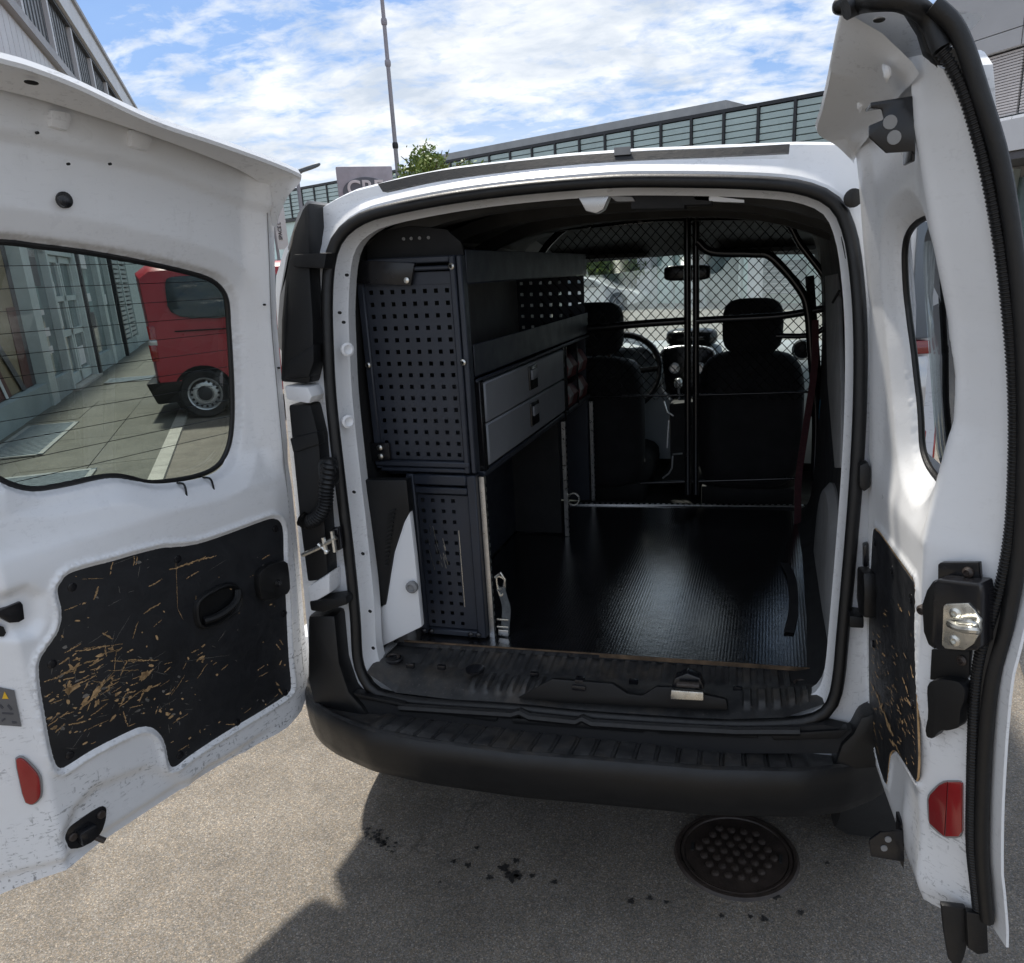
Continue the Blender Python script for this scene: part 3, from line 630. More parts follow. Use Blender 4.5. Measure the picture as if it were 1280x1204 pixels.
for k in range(7):
    c = along(716+k*13, 350, 33.3-k*.25); v, f_, m_ = crown_mesh((c[0], c[1], 1.35), 1.0, 900, 20+k, .10); o = len(V); V += v; Fc += [tuple(i+o for i in q) for q in f_]; MI += m_
me = bpy.data.meshes.new('foliage'); me.from_pydata([tuple(v) for v in V], [], Fc)
for k in ('leaf2', 'leaf', 'leaf2'): me.materials.append(M[k])
me.polygons.foreach_set('material_index', MI); o = link('foliage', me, hd)
p = along(350, 322, 15); tree('roadside_bush', 'low green bush just left of the black tail lamp', 'bush', p, 1.75, .9, 1800, 9, .08, .8)

# ---- vehicles outside
def wheel(parent, c, ax, R, w, holes=16):
    ax = np.asarray(ax, float); c = np.asarray(c, float)
    ty = MB().lathe(c-ax*w*.5, ax, [(R*.66, 0), (R*.9, -.005), (R*.985, .02), (R, w*.25), (R, w*.75), (R*.985, w-.02), (R*.9, w+.005), (R*.66, w)], 36, False).build('tyre', 'tyre', parent, True)
    rim = MB().lathe(c+ax*(w*.5), ax, [(R*.67, .0), (R*.66, .012), (R*.61, .004), (R*.58, -.035), (R*.47, -.012), (R*.33, -.012), (R*.30, -.03), (R*.12, -.03), (R*.11, -.02), (0., -.02)], 36, False).build('rim', 'rim', parent, True)
    a = np.cross(ax, (0, 0, 1.)); a /= np.linalg.norm(a); b = np.cross(ax, a)
    mb = MB()
    for k in range(holes):
        th = 2*math.pi*k/holes; o = c+ax*(w*.5-.0215)+(math.cos(th)*a+math.sin(th)*b)*R*.515
        mb.lathe(o, ax, [(R*.052, 0), (R*.052, .011)], 8)
    mb.build('rim_slot', 'pit', parent); MB().lathe(c+ax*(w*.5-.03), ax, [(R*.28, 0), (R*.28, .014), (R*.2, .022)], 24).build('hub_cap', 'dark_frame', parent, True)
    MB().lathe(c-ax*w*.3, ax, [(R*.66, 0), (R*.66, .02)], 24).build('brake_disc', 'pit', parent)
def car(name, label, cat, base, az, prof, paint, wd, wheels, R, wins, extra=None, roofw=.86, zbelt=.95):
    """prof: side outline (s,z); wins: list of side window outlines; base = point under the near side at s=0"""
    Wl = Wall(base, az); sg = 1. if (CAM-Wl.p)@Wl.n > 0 else -1.
    zt = max(z for _, z in prof)
    def P(s, z, o):     # o: 0 near flank .. wd far flank, tucks in above the belt line
        tuck = max(0., (z-zbelt)/(zt-zbelt))*(1-roofw)*wd*.5 if z > zbelt else max(0., (.45-z))*.18
        low = tuck; y = low + o*(wd-2*low)/wd
        return Wl.at(s, z, -sg*y)
    t = thing(name, label, cat, Wl.p)
    pr = resample(chaikin([np.array(q) for q in prof], 2), 72)
    rows = []
    for o in [0, .03, .10, .22, .5, .78, .90, .97, 1]:
        k = 1-.045*(1-min(1, min(o, 1-o)/.10))**2
        cs = np.mean(pr, axis=0); rows.append([P(cs[0]+(q[0]-cs[0])*(1-(1-k)*.5), .25+(q[1]-.25)*(k if q[1] > .5 else 1), o*wd) for q in pr])
    MB().loft(rows, True, True).build('body', paint, t, True)
    for w in wins:
        q = chaikin([np.array(p) for p in w], 2)
        a = [P(p[0], p[1], 0)+sg*Wl.n*.014 for p in q]; MB().prism(a, -sg*Wl.n*.05).build('side_window', 'car_glass', t, bevel=.004)
    for s in wheels:
        wheel(t, P(s, R, .0)-sg*Wl.n*.050, sg*Wl.n, R, .21)
        arch = MB().prism([P(s+R*1.16*math.cos(a*math.pi/14), R+R*1.16*math.sin(a*math.pi/14), 0)+sg*Wl.n*.004-sg*Wl.n*.0 for a in range(-3, 18)], -sg*Wl.n*.10).build('wheel_arch', 'pit', t)
    if extra: extra(t, P, Wl, sg)
    return t
# the red van: near flank plane through its rear wheel
rw = onZ(262, 522, 0); AZV = AZL+90; RV = Wall(rw, AZV)
sL = RV.sz(186, 500)[0]+.10; zR = RV.sz(210, 338)[1]+.05
sw = 0.0; rs = sL
prof = [(rs+.05, .30), (rs, .42), (rs+.005, .95), (rs-.0, 1.1), (rs-.02, zR-.25), (rs-.03, zR-.08), (rs-.02, zR-.02), (rs+.05, zR+.01), (rs+.4, zR+.03), (rs+2.4, zR+.02), (rs+3.0, zR-.12), (rs+3.6, 1.08), (rs+4.3, .9), (rs+4.42, .5), (rs+4.35, .25), (rs+2, .24)]
def rvx(t, P, Wl, sg):
    q = [RV.sz(x, y) for x, y in ((205, 345), (300, 344), (300, 397), (209, 397))]
    for (x, y, x2, y2) in ((186, 408, 194, 426), (189, 431, 197, 452)):
        a = RV.sz(x, y); b = RV.sz(x2, y2); MB().prism([P(a[0]-.03, a[1], 0)+sg*Wl.n*.012, P(b[0]+.02, a[1], 0)+sg*Wl.n*.012, P(b[0]+.02, b[1], 0)+sg*Wl.n*.012, P(a[0]-.02, b[1], 0)+sg*Wl.n*.012], -sg*Wl.n*.1).build('tail_light', 'red_lens', t, bevel=.008)
    a = RV.sz(188, 425); b = RV.sz(195, 432); MB().prism([P(a[0]-.03, a[1], 0)+sg*Wl.n*.012, P(b[0]+.02, a[1], 0)+sg*Wl.n*.012, P(b[0]+.02, b[1], 0)+sg*Wl.n*.012, P(a[0]-.02, b[1], 0)+sg*Wl.n*.012], -sg*Wl.n*.1).build('reversing_light', 'clear_lens', t, bevel=.005)
    a = RV.sz(184, 471); b = RV.sz(226, 499)
    MB().prism([P(rs-.10, .46, 0)+sg*Wl.n*.02, P(rs+.55, .46, 0)+sg*Wl.n*.02, P(rs+.5, .22, 0)+sg*Wl.n*.02, P(rs-.02, .2, 0)+sg*Wl.n*.02], -sg*Wl.n*1.5).build('rear_bumper', 'bumper', t, bevel=.03)
    z = RV.sz(250, 412)[1]; MB().prism([P(rs+.3, z, 0)+sg*Wl.n*.004, P(rs+3.0, z, 0)+sg*Wl.n*.004, P(rs+3.0, z-.014, 0)+sg*Wl.n*.004, P(rs+.3, z-.014, 0)+sg*Wl.n*.004], -sg*Wl.n*.02).build('door_rail', 'pit', t)
    for x in (212, ): pass
w1 = [RV.sz(x, y) for x, y in ((204, 350), (216, 345), (300, 343), (300, 398), (211, 398))]
e0 = w1[2][0]; w2 = [(e0+.12, w1[0][1]+.03), (rs+2.6, w1[0][1]+.03), (rs+3.15, w1[4][1]), (e0+.12, w1[4][1])]
Rr = .5*(RV.sz(262, 522)[1]*0 + RV.sz(262, 461)[1])
car('red_van', 'dark red panel van with steel wheels parked outside the showroom', 'van', rw, AZV, prof, 'red_paint', 1.7, (0.0, rs+3.5), Rr, (w1, w2), rvx, .84, .95)
# white estate car far ahead
cp = onZ(752, 383, 0); cz = 1.45
profc = [(-.1, .2), (-.12, .50), (.1, .70), (1.0, .82), (1.75, 1.20), (2.9, 1.28), (3.7, 1.22), (4.15, .84), (4.25, .45), (4.2, .20), (2, .2)]
def mirror_prof(p): return [(-s, z) for s, z in p]
car('white_estate_car', 'white estate car parked far ahead, seen through the wire mesh', 'car', onZ(797, 387.5, 0), -83, profc, 'car_white', 1.6, (.75, 3.35), .30, ([(1.3, .84), (1.85, 1.15), (2.4, 1.20), (2.4, .86)], [(2.5, .86), (2.5, 1.21), (3.5, 1.17), (3.75, .87)]), None, .82, .84)

# ================================================================ THE VAN
van = thing('panel_van', 'white panel van seen from behind with both rear doors wide open', 'van', (0, 0, 0))
def rearloop(px): return [onRear(x, y) for x, y in px]
seal_px = [(447, 822), (455, 848), (470, 866), (500, 874), (540, 879), (641, 886), (721, 894), (800, 900), (900, 906), (980, 905), (1020, 898), (1040, 880), (1048, 850), (1053, 800), (1062, 700), (1070, 600), (1075, 500), (1075, 400), (1068, 320), (1058, 278), (1044, 254), (1020, 240), (980, 231), (900, 227), (800, 226), (745, 228), (650, 236), (560, 248), (480, 264), (447, 276), (424, 296), (413, 324), (409, 370), (410, 430), (414, 500), (424, 590), (436, 690), (444, 770)]
seal = resample(cat_closed(rearloop(seal_px), 6), 160)
MB().tube(seal, .0135, 10, True).build('door_seal', 'rubber', van, True)
MB().tube([p+np.array([0, .012, 0]) for p in map(np.array, [(q[0], q[1], q[2]) for q in seal])], .009, 8, True).build('seal_lip', 'rubber', van, True)
S2 = np.array([(p[0], p[2]) for p in seal])
def ring(off, dy, S=S2): o = offset2(S, off); return [np.array([q[0], .04+L(q[1])+dy, q[1]]) for q in o]
# white flange the seal sits on, and the jamb inside it
def jr(off, dy): return [np.array([q[0], q[1], q[2]-(.022 if q[2] < .62 else 0)*float(sst(.62-q[2], 0, .05))]) for q in ring(off, dy)]
MB().loft([ring(.020, .010), jr(-.011, .004), jr(-.013, .030), jr(-.020, .050), jr(-.024, .056), jr(-.018, .10)], True).build('door_jamb', 'white', van, True)
# rear face of the body: from the seal out to the corner of the body
def outer(p):
    x, z = p; th = math.atan2(z-1.12, x); 
    return x, z
top_px = [(410, 251), (440, 239), (500, 223), (560, 211), (700, 194), (800, 187), (900, 183), (1000, 179.5), (1062, 181)]
roof_edge = [onY(x, y, .15) for x, y in top_px]
rx_ = [p[0] for p in roof_edge]; rz_ = [p[2] for p in roof_edge]
roofz = lambda x: float(np.interp(x, rx_, rz_)) - (.55*max(0, abs(x)-.54)**1.6)
rows0 = ring(.018, .012)
def outer_pt(q):
    x, z = q[0], q[2]; t = np.clip((z-1.56)/.10, 0, 1); b = np.clip((.60-z)/.05, 0, 1)
    xm = .715 if x > 0 else .735; sx = math.copysign(xm, x)*(1-t) + x*1.06*t
    if z > 1.56: sx = math.copysign(min(abs(sx), xm), x); 
    zz = z*(1-t) + roofz(sx)*t if t > 0 else z
    if b > 0: zz = z*(1-b) + .455*b; sx = sx*(1-b) + x*1.25*b
    return np.array([sx, q[1] + (.03 if t > .5 else .0), zz])
rows1 = [outer_pt(q) for q in rows0]
rows_mid = [(a*.45+b*.55)+np.array([0, .012, 0]) for a, b in zip(rows0, rows1)]
body_rows = [rows0, rows_mid, rows1]
def grow(q, dy, kx, kz): 
    t = np.clip((q[2]-1.0)/.7, 0, 1); return np.array([q[0]*(1+(kx-1)*(1-.5*t)), q[1]+dy, q[2]+kz*(q[2] > 1.5)])
for dy, kx, kz in ((.025, 1.008, .008), (.12, 1.022, .012), (.5, 1.075, .012), (1.0, 1.11, .006), (1.68, 1.12, -.01)): body_rows.append([grow(q, dy, kx, kz) for q in rows1])
MB().loft(body_rows, True).build('body_shell', 'white', van, True)
# black gap strip of the high brake light on the roof header
g0 = [onY(x, y, .096) for x, y in [(478, 231), (560, 214), (700, 198), (800, 191), (900, 187), (987, 182)]]; g1 = [onY(x, y, .088) for x, y in [(485, 241), (562, 225), (700, 208), (800, 201), (900, 197), (986, 193)]]
k0, k1 = cat_open(g0, 6), cat_open(g1, 6); sh = np.array([0, -.022, 0])
MB().loft([k0, [p+sh for p in k0], [p+sh*1.1 for p in k1], k1], False).build('header_strip', 'rubber', van, True)
p = onY(778, 189, .07); MB().box(p, (.032, .006, .014)).build('strip_clip', 'trim_grey', van)
# closed cab: sides, roof, windscreen frame, bonnet
def pane_quad(a, b, c, d): return [np.array(q, float) for q in (a, b, c, d)]
for sx in (-1, 1):
    MB().prism([(sx*.80, 1.62, .25), (sx*.80, 3.7, .25), (sx*.80, 3.6, .85), (sx*.80, 2.85, 1.10), (sx*.80, 1.62, 1.02)], (-sx*.07, 0, 0)).build('front_door', 'white', van, bevel=.01, label=None)
    MB().prism([(sx*.80, 1.62, 1.0), (sx*.80, 1.78, 1.0), (sx*.68, 1.80, 1.64), (sx*.68, 1.62, 1.68)], (-sx*.05, 0, 0)).build('pillar', 'dark_trim', van)
    MB().tube([(sx*.74, 2.95, 1.08), (sx*.70, 2.6, 1.36), (sx*.60, 2.20, 1.62)], .045, 8).build('windscreen_pillar', 'dark_trim', van, True)
    MB().prism([(sx*.765, 1.78, 1.02), (sx*.765, 2.85, 1.08), (sx*.68, 2.22, 1.60), (sx*.68, 1.80, 1.62)], (-sx*.006, 0, 0)).build('side_glass', 'glass_wind', van)
    m = MB(); m.sell((sx*.93, 2.65, 1.13), (.20, .16, .24), 4).build('wing_mirror', 'plastic', van, True)
MB().loft([[(x, y, z-.05*abs(x)/.65*.5) for x in np.linspace(-.68, .68, 9)] for y, z in ((1.55, 1.765), (1.8, 1.76), (2.05, 1.72), (2.2, 1.66))]).build('cab_roof', 'white', van, True)
MB().loft([[(x, y, z-.05*abs(x)/.65*.5) for x in np.linspace(-.66, .66, 9)] for y, z in ((1.50, 1.715), (1.8, 1.70), (2.05, 1.655), (2.19, 1.60))]).build('headliner', 'liner', van, True)
MB().loft([[(x*.92, 2.19, 1.62-.012*abs(x)) for x in np.linspace(-.68, .68, 9)], [(x*1.08, 2.98-.12*(x/.68)**2, 1.05) for x in np.linspace(-.68, .68, 9)]]).build('windscreen', 'glass_wind', van, True)
MB().loft([[(x, y-.2*(x/.8)**2, z-.05*(x/.8)**2) for x in np.linspace(-.8, .8, 11)] for y, z in ((2.95, 1.06), (3.3, .97), (3.62, .86), (3.72, .6), (3.70, .28))]).build('bonnet', 'white', van, True)
MB().box((0, 2.2, .27), (1.5, 3.4, .03)).build('underbody', 'dark_trim', van)
MB().box((0, .75, .42), (1.42, 1.2, .10)).build('rear_floor_pan', 'dark_trim', van)
# interior walls, wheel arches, ceiling
in0 = ring(-.016, .060)
def inn(q, dy, k, zt): return np.array([q[0]*k, q[1]+dy, q[2]+zt*(q[2] > 1.4)])
io = MB().loft([[inn(q, d, k, z) for q in in0] for d, k, z in ((0, 1, 0), (.05, 1.03, .012), (.45, 1.06, .02), (.95, 1.07, .02), (1.45, 1.05, .01))], True).build('inner_walls', 'dark_trim', van, True)
# lighter painted metal: left upper wall, ceiling bows, right wall panel
for y in (.30, .66, 1.05): MB().loft([[(x, y+d, 1.735-.09*(abs(x)/.56)**3.0-e) for x in np.linspace(-.57, .57, 17)] for d, e in ((-.035, 0), (-.03, .035), (.03, .035), (.035, 0))]).build('roof_bow', 'liner', van, True)
lw = [onX(x, y, -.60) for x, y in ((585, 345), (640, 345), (690, 345), (690, 410), (640, 432), (590, 440))]; MB().prism(lw, (-.012, 0, 0)).build('wall_panel', 'trim_grey', van, bevel=.004)
lw = [onX(x, y, -.585) for x, y in ((575, 262), (750, 262), (752, 322), (650, 330), (560, 300))]; MB().prism(lw, (-.012, 0, 0)).build('wall_panel', 'trim_grey', van, bevel=.004)
rw_ = [onX(x, y, .572) for x, y in ((1031, 345), (1046, 342), (1051, 500), (1050, 585), (1043, 585), (1034, 480))]; MB().prism(rw_, (.012, 0, 0)).build('wall_panel', 'trim_grey', van, bevel=.004)
for (x0, y0, x1, y1) in ((1042, 364, 1054, 378),): MB().tube([onX(1041, 378, .570), onX(1049, 364, .570)], .004, 6).build('panel_slot', 'pit', van)
lp = onX(765, 258, -.1); bz = onRear(765, 255)
MB().prism([onY(x, y, .17) for x, y in ((722, 246), (762, 244), (754, 262), (745, 267), (732, 264))], (0, .03, 0)).build('roof_catch', 'silver', van, bevel=.004)
MB().prism([onY(x, y, .175) for x, y in ((760, 244), (790, 246), (794, 252), (770, 252))], (0, .02, 0)).build('catch_plate', 'trim_grey', van, bevel=.003)
for x, y, w in ((822, 252, 34), (870, 247, 20)): MB().prism([onY(x-w, y-8, .18), onY(x+w, y-9, .18), onY(x+w, y+9, .18), onY(x-w, y+10, .18)], (0, .05, 0)).build('header_box', 'dark_trim', van, bevel=.006)
MB().prism([onY(x, y, .18) for x, y in ((862, 240), (905, 247), (930, 250), (930, 253), (900, 252), (870, 250))], (0, .02, 0)).build('torn_edge', 'white', van)
for sx in (-1, 1):
    rows = []
    for a in np.linspace(0, math.pi, 15):
        y = .64-.40*math.cos(a); z = .585+.36*math.sin(a)**.8
        xi = .56 if sx < 0 else .585; rows.append([(sx*.72, y, z), (sx*xi, y, z), (sx*(xi-.02), y+(0.02 if a < 1.5 else -.02), z-.02), (sx*(xi-.02), y, .575)])
    MB().loft(rows).build('wheel_arch', 'white' if sx < 0 else 'trim_grey', van, True)
# left corner behind the racking: white lower wall, dark liner with slots, dirt
q = [onY(x, y, .135) for x, y in ((455, 600), (508, 600), (512, 640), (505, 650), (492, 690), (482, 757), (470, 760))]; MB().prism(q, (0, .03, 0)).build('side_liner', 'plastic', van, bevel=.006)
for i in range(14):
    p = onY(489-i*.5, 640+i*5.2, .130); MB().box(p, (.026-.0012*i, .006, .0032), [(math.cos(.5), 0, math.sin(.5)), (0, 1, 0), (-math.sin(.5), 0, math.cos(.5))]).build('liner_slot', 'pit', van)
q = [onY(x, y, .14) for x, y in ((512, 640), (505, 653), (493, 690), (483, 750), (478, 758), (466, 764), (470, 812), (500, 797), (527, 784), (519, 700))]; MB().prism(q, (0, .02, 0)).build('lower_wall', 'white', van, bevel=.004)
MB().lathe(onY(516, 733, .137), (0, -1, 0), [(.016, 0), (.016, .01), (.010, .014), (.008, .008)], 16).build('plug', 'trim_grey', van, True)
MB().prism([onZ(x, y, .592) for x, y in ((466, 835), (474, 800), (540, 770), (500, 802))], (0, 0, .004)).build('dirty_corner', 'trim_grey', van)

# floor: ribbed mat, metal strips, plastic sill plate
FZ = .60
MB().prism([onZ(x, y, FZ) for x, y in ((492, 802), (1027, 837))] + [(.60, 1.53, FZ), (-.60, 1.50, FZ)], (0, 0, -.012)).build('cargo_mat', 'mat', van)
MB().prism([onZ(505, 800, FZ+.003), onZ(1025, 835.5, FZ+.003), onZ(1025, 836.3, FZ+.003), onZ(505, 800.9, FZ+.003)], (0, 0, -.01)).build('mat_edge', 'wood_dirty', van)
a, b = onZ(712, 631.5, FZ), onZ(1040, 634.5, FZ); MB().prism([a, b, b+(0, .022, 0), a+(0, .022, 0)], (0, 0, .005)).build('floor_strip', 'alu', van)
mb = MB(); 
for i in range(46): c = a+(b-a)*((i+.5)/46)+np.array([0, .010, .0055]); mb.lathe(c, (0, 0, 1), [(.0065, 0), (.0065, .002), (.003, .003)], 8)
o = mb.build('strip_holes', 'pit', van, kind='stuff')
MB().box((0, 2.0, .50), (1.36, 1.0, .03)).build('cab_floor', 'dark_trim', van); MB().box((0, 1.57, .545), (1.2, .02, .10)).build('floor_step', 'dark_trim', van)
# sill plate
sill_b = [onRear(x, y, .045)+np.array([0, 0, .012]) for x, y in ((459, 846), (495, 871), (560, 879), (641, 886), (721, 893), (800, 899), (900, 905), (980, 903), (1036, 884))]
sill_f = [onZ(x, y, .588) for x, y in ((495, 806), (520, 807), (580, 810), (650, 814), (720, 818), (800, 823), (890, 829), (970, 834), (1027, 840))]
sb, sf = resample(sill_b, 240, False), resample(sill_f, 240, False); rows = []
for k in range(25):
    t = k/24; r = []
    for i in range(240):
        p = sb[i]*(1-t)+sf[i]*t; p = p.copy(); f = i/239; p[2] = sb[i][2]*(1-t)+.586*t + .010*math.sin(math.pi*min(1, t*1.6))
        up = .5-.5*math.cos(2*math.pi*f*34)
        if .10 < t < .52 and (.24 < f < .42 or .83 < f < .96): p[2] += .011*sst(up, .30, .60)*sst(t, .10, .2)*(1-sst(t, .42, .52))
        if t > .56 and (.08 < f < .93): p[2] += .006*sst(up, .3, .6)*sst(t, .56, .64)
        r.append(p)
    rows.append(r)
MB().loft(rows).build('sill_plate', 'worn_plastic', van, True)
def onsill(x, y): return onZ(x, y, .588)
for x, y in ((492, 824), (1001, 857)):
    c = onsill(x, y); MB().lathe(c, (0, 0, 1), [(.026, -.002), (.026, .003), (.021, .004), (.017, -.012)], 20, False).build('tie_ring_cup', 'gloss', van, True)
    MB().tube([c+np.array([.015*math.cos(t), .012*math.sin(t), .008]) for t in np.linspace(-.3, 3.5, 12)], .0028, 6).build('tie_ring', 'iron', van, True)
MB().lathe(onsill(594, 838), (0, 0, 1), [(.024, 0), (.024, .006), (.018, .008)], 20).build('sill_plug', 'gloss', van, True)
for x, y in ((513, 832), (552, 834), (668, 843), (792, 852), (922, 861), (970, 864)): MB().box(onsill(x, y), (.022, .010, .012)).build('sill_slot', 'gloss', van, bevel=.002)
# raised centre of the sill with the striker and the latch
cx = [(646, 880), (690, 856), (765, 862), (785, 875), (803, 877), (820, 866), (868, 868), (880, 876), (908, 882), (910, 896), (850, 894), (700, 886)]
MB().prism([onRear(x, y, .045)+np.array([0, .0, .016]) for x, y in cx], (0, .03, -.012)).build('sill_centre', 'plastic', van, bevel=.006)
p = onRear(724, 868, .045); MB().box(p+np.array([0, .01, .018]), (.034, .03, .014)).build('latch_striker', 'gloss', van, bevel=.004); MB().box(p+np.array([0, .012, .030]), (.022, .022, .014)).build('striker_block', 'gloss', van, bevel=.003)
p = onRear(859, 866, .045); MB().prism([onRear(x, y, .045)+np.array([0, .012, .018]) for x, y in ((838, 872), (843, 860), (858, 854), (874, 860), (880, 874))], (0, .03, .0)).build('latch_housing', 'gloss', van, bevel=.004)
MB().prism([onRear(x, y, .033)+np.array([0, 0, .016]) for x, y in ((839, 871), (879, 874), (879, 884), (838, 882))], (0, .008, .002)).build('latch_plate', 'zinc', van, bevel=.002)
MB().tube([onRear(x, y, .04)+np.array([0, 0, .022]) for x, y in ((846, 866), (874, 868))], .006, 8).build('latch_bar', 'iron', van, True)
# tubes of the loose lower seal, plastic gap covers
MB().prism([onRear(x, y, .018) for x, y in ((444, 868), (500, 884), (640, 897), (800, 909), (940, 914), (1030, 906), (1066, 914), (1060, 942), (900, 942), (700, 932), (520, 912), (450, 895))], (0, .03, 0)).build('gap_backing', 'dark_trim', van)
MB().tube([onRear(x, y, .015) for x, y in ((500, 884), (560, 888), (640, 893), (650, 890), (662, 896), (720, 902), (728, 898), (740, 904), (820, 909), (920, 914), (1000, 914))], .011, 8).build('lower_seal', 'rubber', van, True)
for pts in (((440, 866), (448, 874), (505, 884), (505, 880)), ((520, 884), (522, 890), (620, 903), (622, 896)), ((640, 898), (640, 905), (805, 917), (805, 908)), ((822, 910), (822, 918), (948, 924), (945, 915)), ((965, 918), (966, 926), (1050, 924), (1060, 912))):
    MB().prism([onRear(x, y, .01) for x, y in pts], (0, .03, -.004)).build('gap_cover', 'plastic', van, bevel=.004)
# bumper
lipX = [-.84, -.82, -.79, -.755, -.70, -.64, -.574, -.508, -.363, -.122, .084, .307, .505, .60, .68, .735, .76, .80]; lipY = [.42, .18, .075, .02, -.025, -.058, -.082, -.104, -.120, -.122, -.107, -.093, -.058, -.02, .05, .14, .22, .40]
def bumprow(dy, z, kx=1., flat=0.):
    X = np.linspace(-.80, .80, 200); return [np.array([x*kx, float(np.interp(x, lipX, sm_lip))+dy, z + (flat*abs(x)**3)]) for x, sm_lip in [(x, smY) for x in X]]
xs_ = np.linspace(-.84, .80, 329); ys_ = np.interp(xs_, lipX, lipY)
for _ in range(10): ys_ = np.concatenate([[ys_[0]], (ys_[:-2]+ys_[1:-1]*2+ys_[2:])/4, [ys_[-1]]])
smY = ys_
lipf = lambda x: float(np.interp(x, xs_, ys_))
X = np.linspace(-.84, .80, 1120)
def brow(dy, z, kx=1., ribs=0.):
    r = []
    for x in X:
        zz = z
        if ribs and abs(x+.0) < .53:
            f = (x+.53)/1.06*22; fr = f-math.floor(f); zz = z + ribs*(sst(fr, .0, .05)-sst(fr, .78, .84)*.55-sst(fr, .93, 1.)*.45)*sst(.53-abs(x), 0, .02)
        r.append(np.array([x*kx, lipf(x)+dy*(1-.55*sst(abs(x), .5, .8)), zz]))
    return r
rows = [brow(.15, .462, .97), brow(.135, .483, .97), brow(.125, .488, .975, .0075), brow(.10, .4915, .98, .0075), brow(.05, .4985, .985, .0075), brow(.020, .505, .99, .0065), brow(.014, .510, .99, .0), brow(.006, .514, .995), brow(-.004, .512, 1.), brow(-.012, .500, 1.002), brow(-.014, .470, 1.003), brow(-.008, .42, 1.0), brow(.002, .392, .995), brow(.012, .383, .99), brow(.035, .378, .98), brow(.10, .374, .97), brow(.22, .37, .95)]
MB().loft(rows[:9]).build('bumper_step', 'worn_plastic', van, True)
MB().loft(rows[8:]).build('bumper', 'bumper', van, True)
for side_ in (0,):
    w = [onP(x, y, (0, 0, 0), (0, 1, 0)) for x, y in ()]
# bumper corners rising beside the doorway
for sx, px in ((-1, ((384, 770), (384, 850), (392, 886), (425, 912), (470, 912), (452, 884), (436, 866), (424, 830), (418, 770))), (1, ((1076, 898), (1100, 890), (1110, 960), (1040, 966), (1052, 932), (1066, 918)))):
    MB().prism([onRear(x, y, .006) for x, y in px], (0, .14, 0)).build('bumper_corner', 'bumper', van, bevel=.012)
MB().lathe((-.71, .50, .285), (1, 0, 0), [(.10, -.09), (.27, -.09), (.285, -.06), (.285, .06), (.27, .09), (.1, .09)], 32).build('rear_wheel', 'tyre', van, True)
MB().lathe((.71, .50, .285), (1, 0, 0), [(.10, -.09), (.27, -.09), (.285, -.06), (.285, .06), (.27, .09), (.1, .09)], 32).build('rear_wheel', 'tyre', van, True)
for sx in (-1, 1): MB().lathe((sx*.70, 2.95, .285), (1, 0, 0), [(.10, -.09), (.27, -.09), (.285, -.06), (.285, .06), (.27, .09), (.1, .09)], 32).build('front_wheel', 'tyre', van, True)

MB().box((-.775, .36, .52), (.13, .50, .22)).build('leak_blocker', 'white', van, bevel=.01)  # unseen box added to block sun leaking between bumper wrap and body
# left pillar: tail lamp housing, brackets, recess, check strap
def rp(pts, off, dep, name, mat, bevel=.006, **k): return MB().prism([onRear(x, y, off) for x, y in pts], (0, dep, 0)).build(name, mat, van, bevel=bevel, **k)
rp(((385, 252), (377, 262), (366, 290), (356, 345), (351, 400), (350, 478), (386, 480), (392, 455), (391, 400), (387, 340), (386, 300)), .01, .12, 'lamp_housing', 'plastic', .01)
rp(((384, 250), (372, 266), (359, 310), (349, 370), (345, 430), (352, 440), (357, 350), (368, 290), (385, 254)), .05, .16, 'tail_lamp', 'trim_grey', .01)
rp(((366, 318), (408, 316), (405, 336), (366, 334)), -.004, .05, 'lamp_bracket', 'plastic', .004)
rp(((360, 452), (392, 430), (392, 452), (386, 472), (354, 474)), .0, .05, 'lamp_cover', 'plastic', .006)
rp(((355, 482), (384, 484), (390, 496), (386, 505), (358, 500)), .0, .07, 'white_bracket', 'white', .006)
rp(((360, 506), (388, 506), (398, 545), (402, 600), (408, 690), (410, 725), (384, 728), (375, 660), (366, 570)), .012, .07, 'black_recess', 'plastic', .008)
rp(((362, 548), (396, 540), (399, 556), (366, 566)), .004, .03, 'recess_rib', 'plastic', .004)
rp(((384, 734), (412, 716), (412, 742), (388, 756)), .0, .06, 'white_bracket', 'white', .006)
rp(((386, 752), (432, 746), (434, 756), (404, 766), (388, 764)), -.004, .05, 'check_bracket', 'plastic', .006)
hp = cat_open([onRear(x, y, -.02) for x, y in ((412, 580), (408, 610), (406, 630), (398, 645), (386, 652), (376, 648))], 10)
MB().tube(hp, [.017+.0022*(1 if i % 2 else -1) for i in range(len(hp))], 10).build('cable_hose', 'rubber', van, True)
MB().sell(onRear(411, 590, -.005), (.045, .04, .07), 3).build('hose_grommet', 'rubber', van, True)
for pts in (((378, 694), (400, 684), (420, 672)), ((398, 680), (410, 690)), ((404, 672), (408, 692)), ((415, 664), (419, 690))): MB().tube([onRear(x, y, -.012) for x, y in pts], .0055, 7).build('check_strap', 'zinc', van, True)
rp(((413, 662), (422, 660), (425, 688), (416, 690)), .0, .02, 'strap_plate', 'gloss', .003)
for x, y, w in ((432, 437, 9), (433, 527, 9)):
    c = onRear(x, y, .055); c = c+np.array([.004, 0, 0])
    MB().lathe(c, (.8, -.6, 0), [(.016, -.002), (.016, .004), (.011, .006), (.006, .003), (.0, .003)], 18, False).build('jamb_plug', 'white', van, True)
for x, y in ((423, 391), (428, 403), (432, 344), (441, 615), (452, 692), (461, 764), (465, 810)): MB().lathe(onRear(x, y, .052)+np.array([.003, 0, 0]), (.8, -.6, 0), [(.0035, -.003), (.0035, .0045)], 8).build('jamb_hole', 'pit', van)
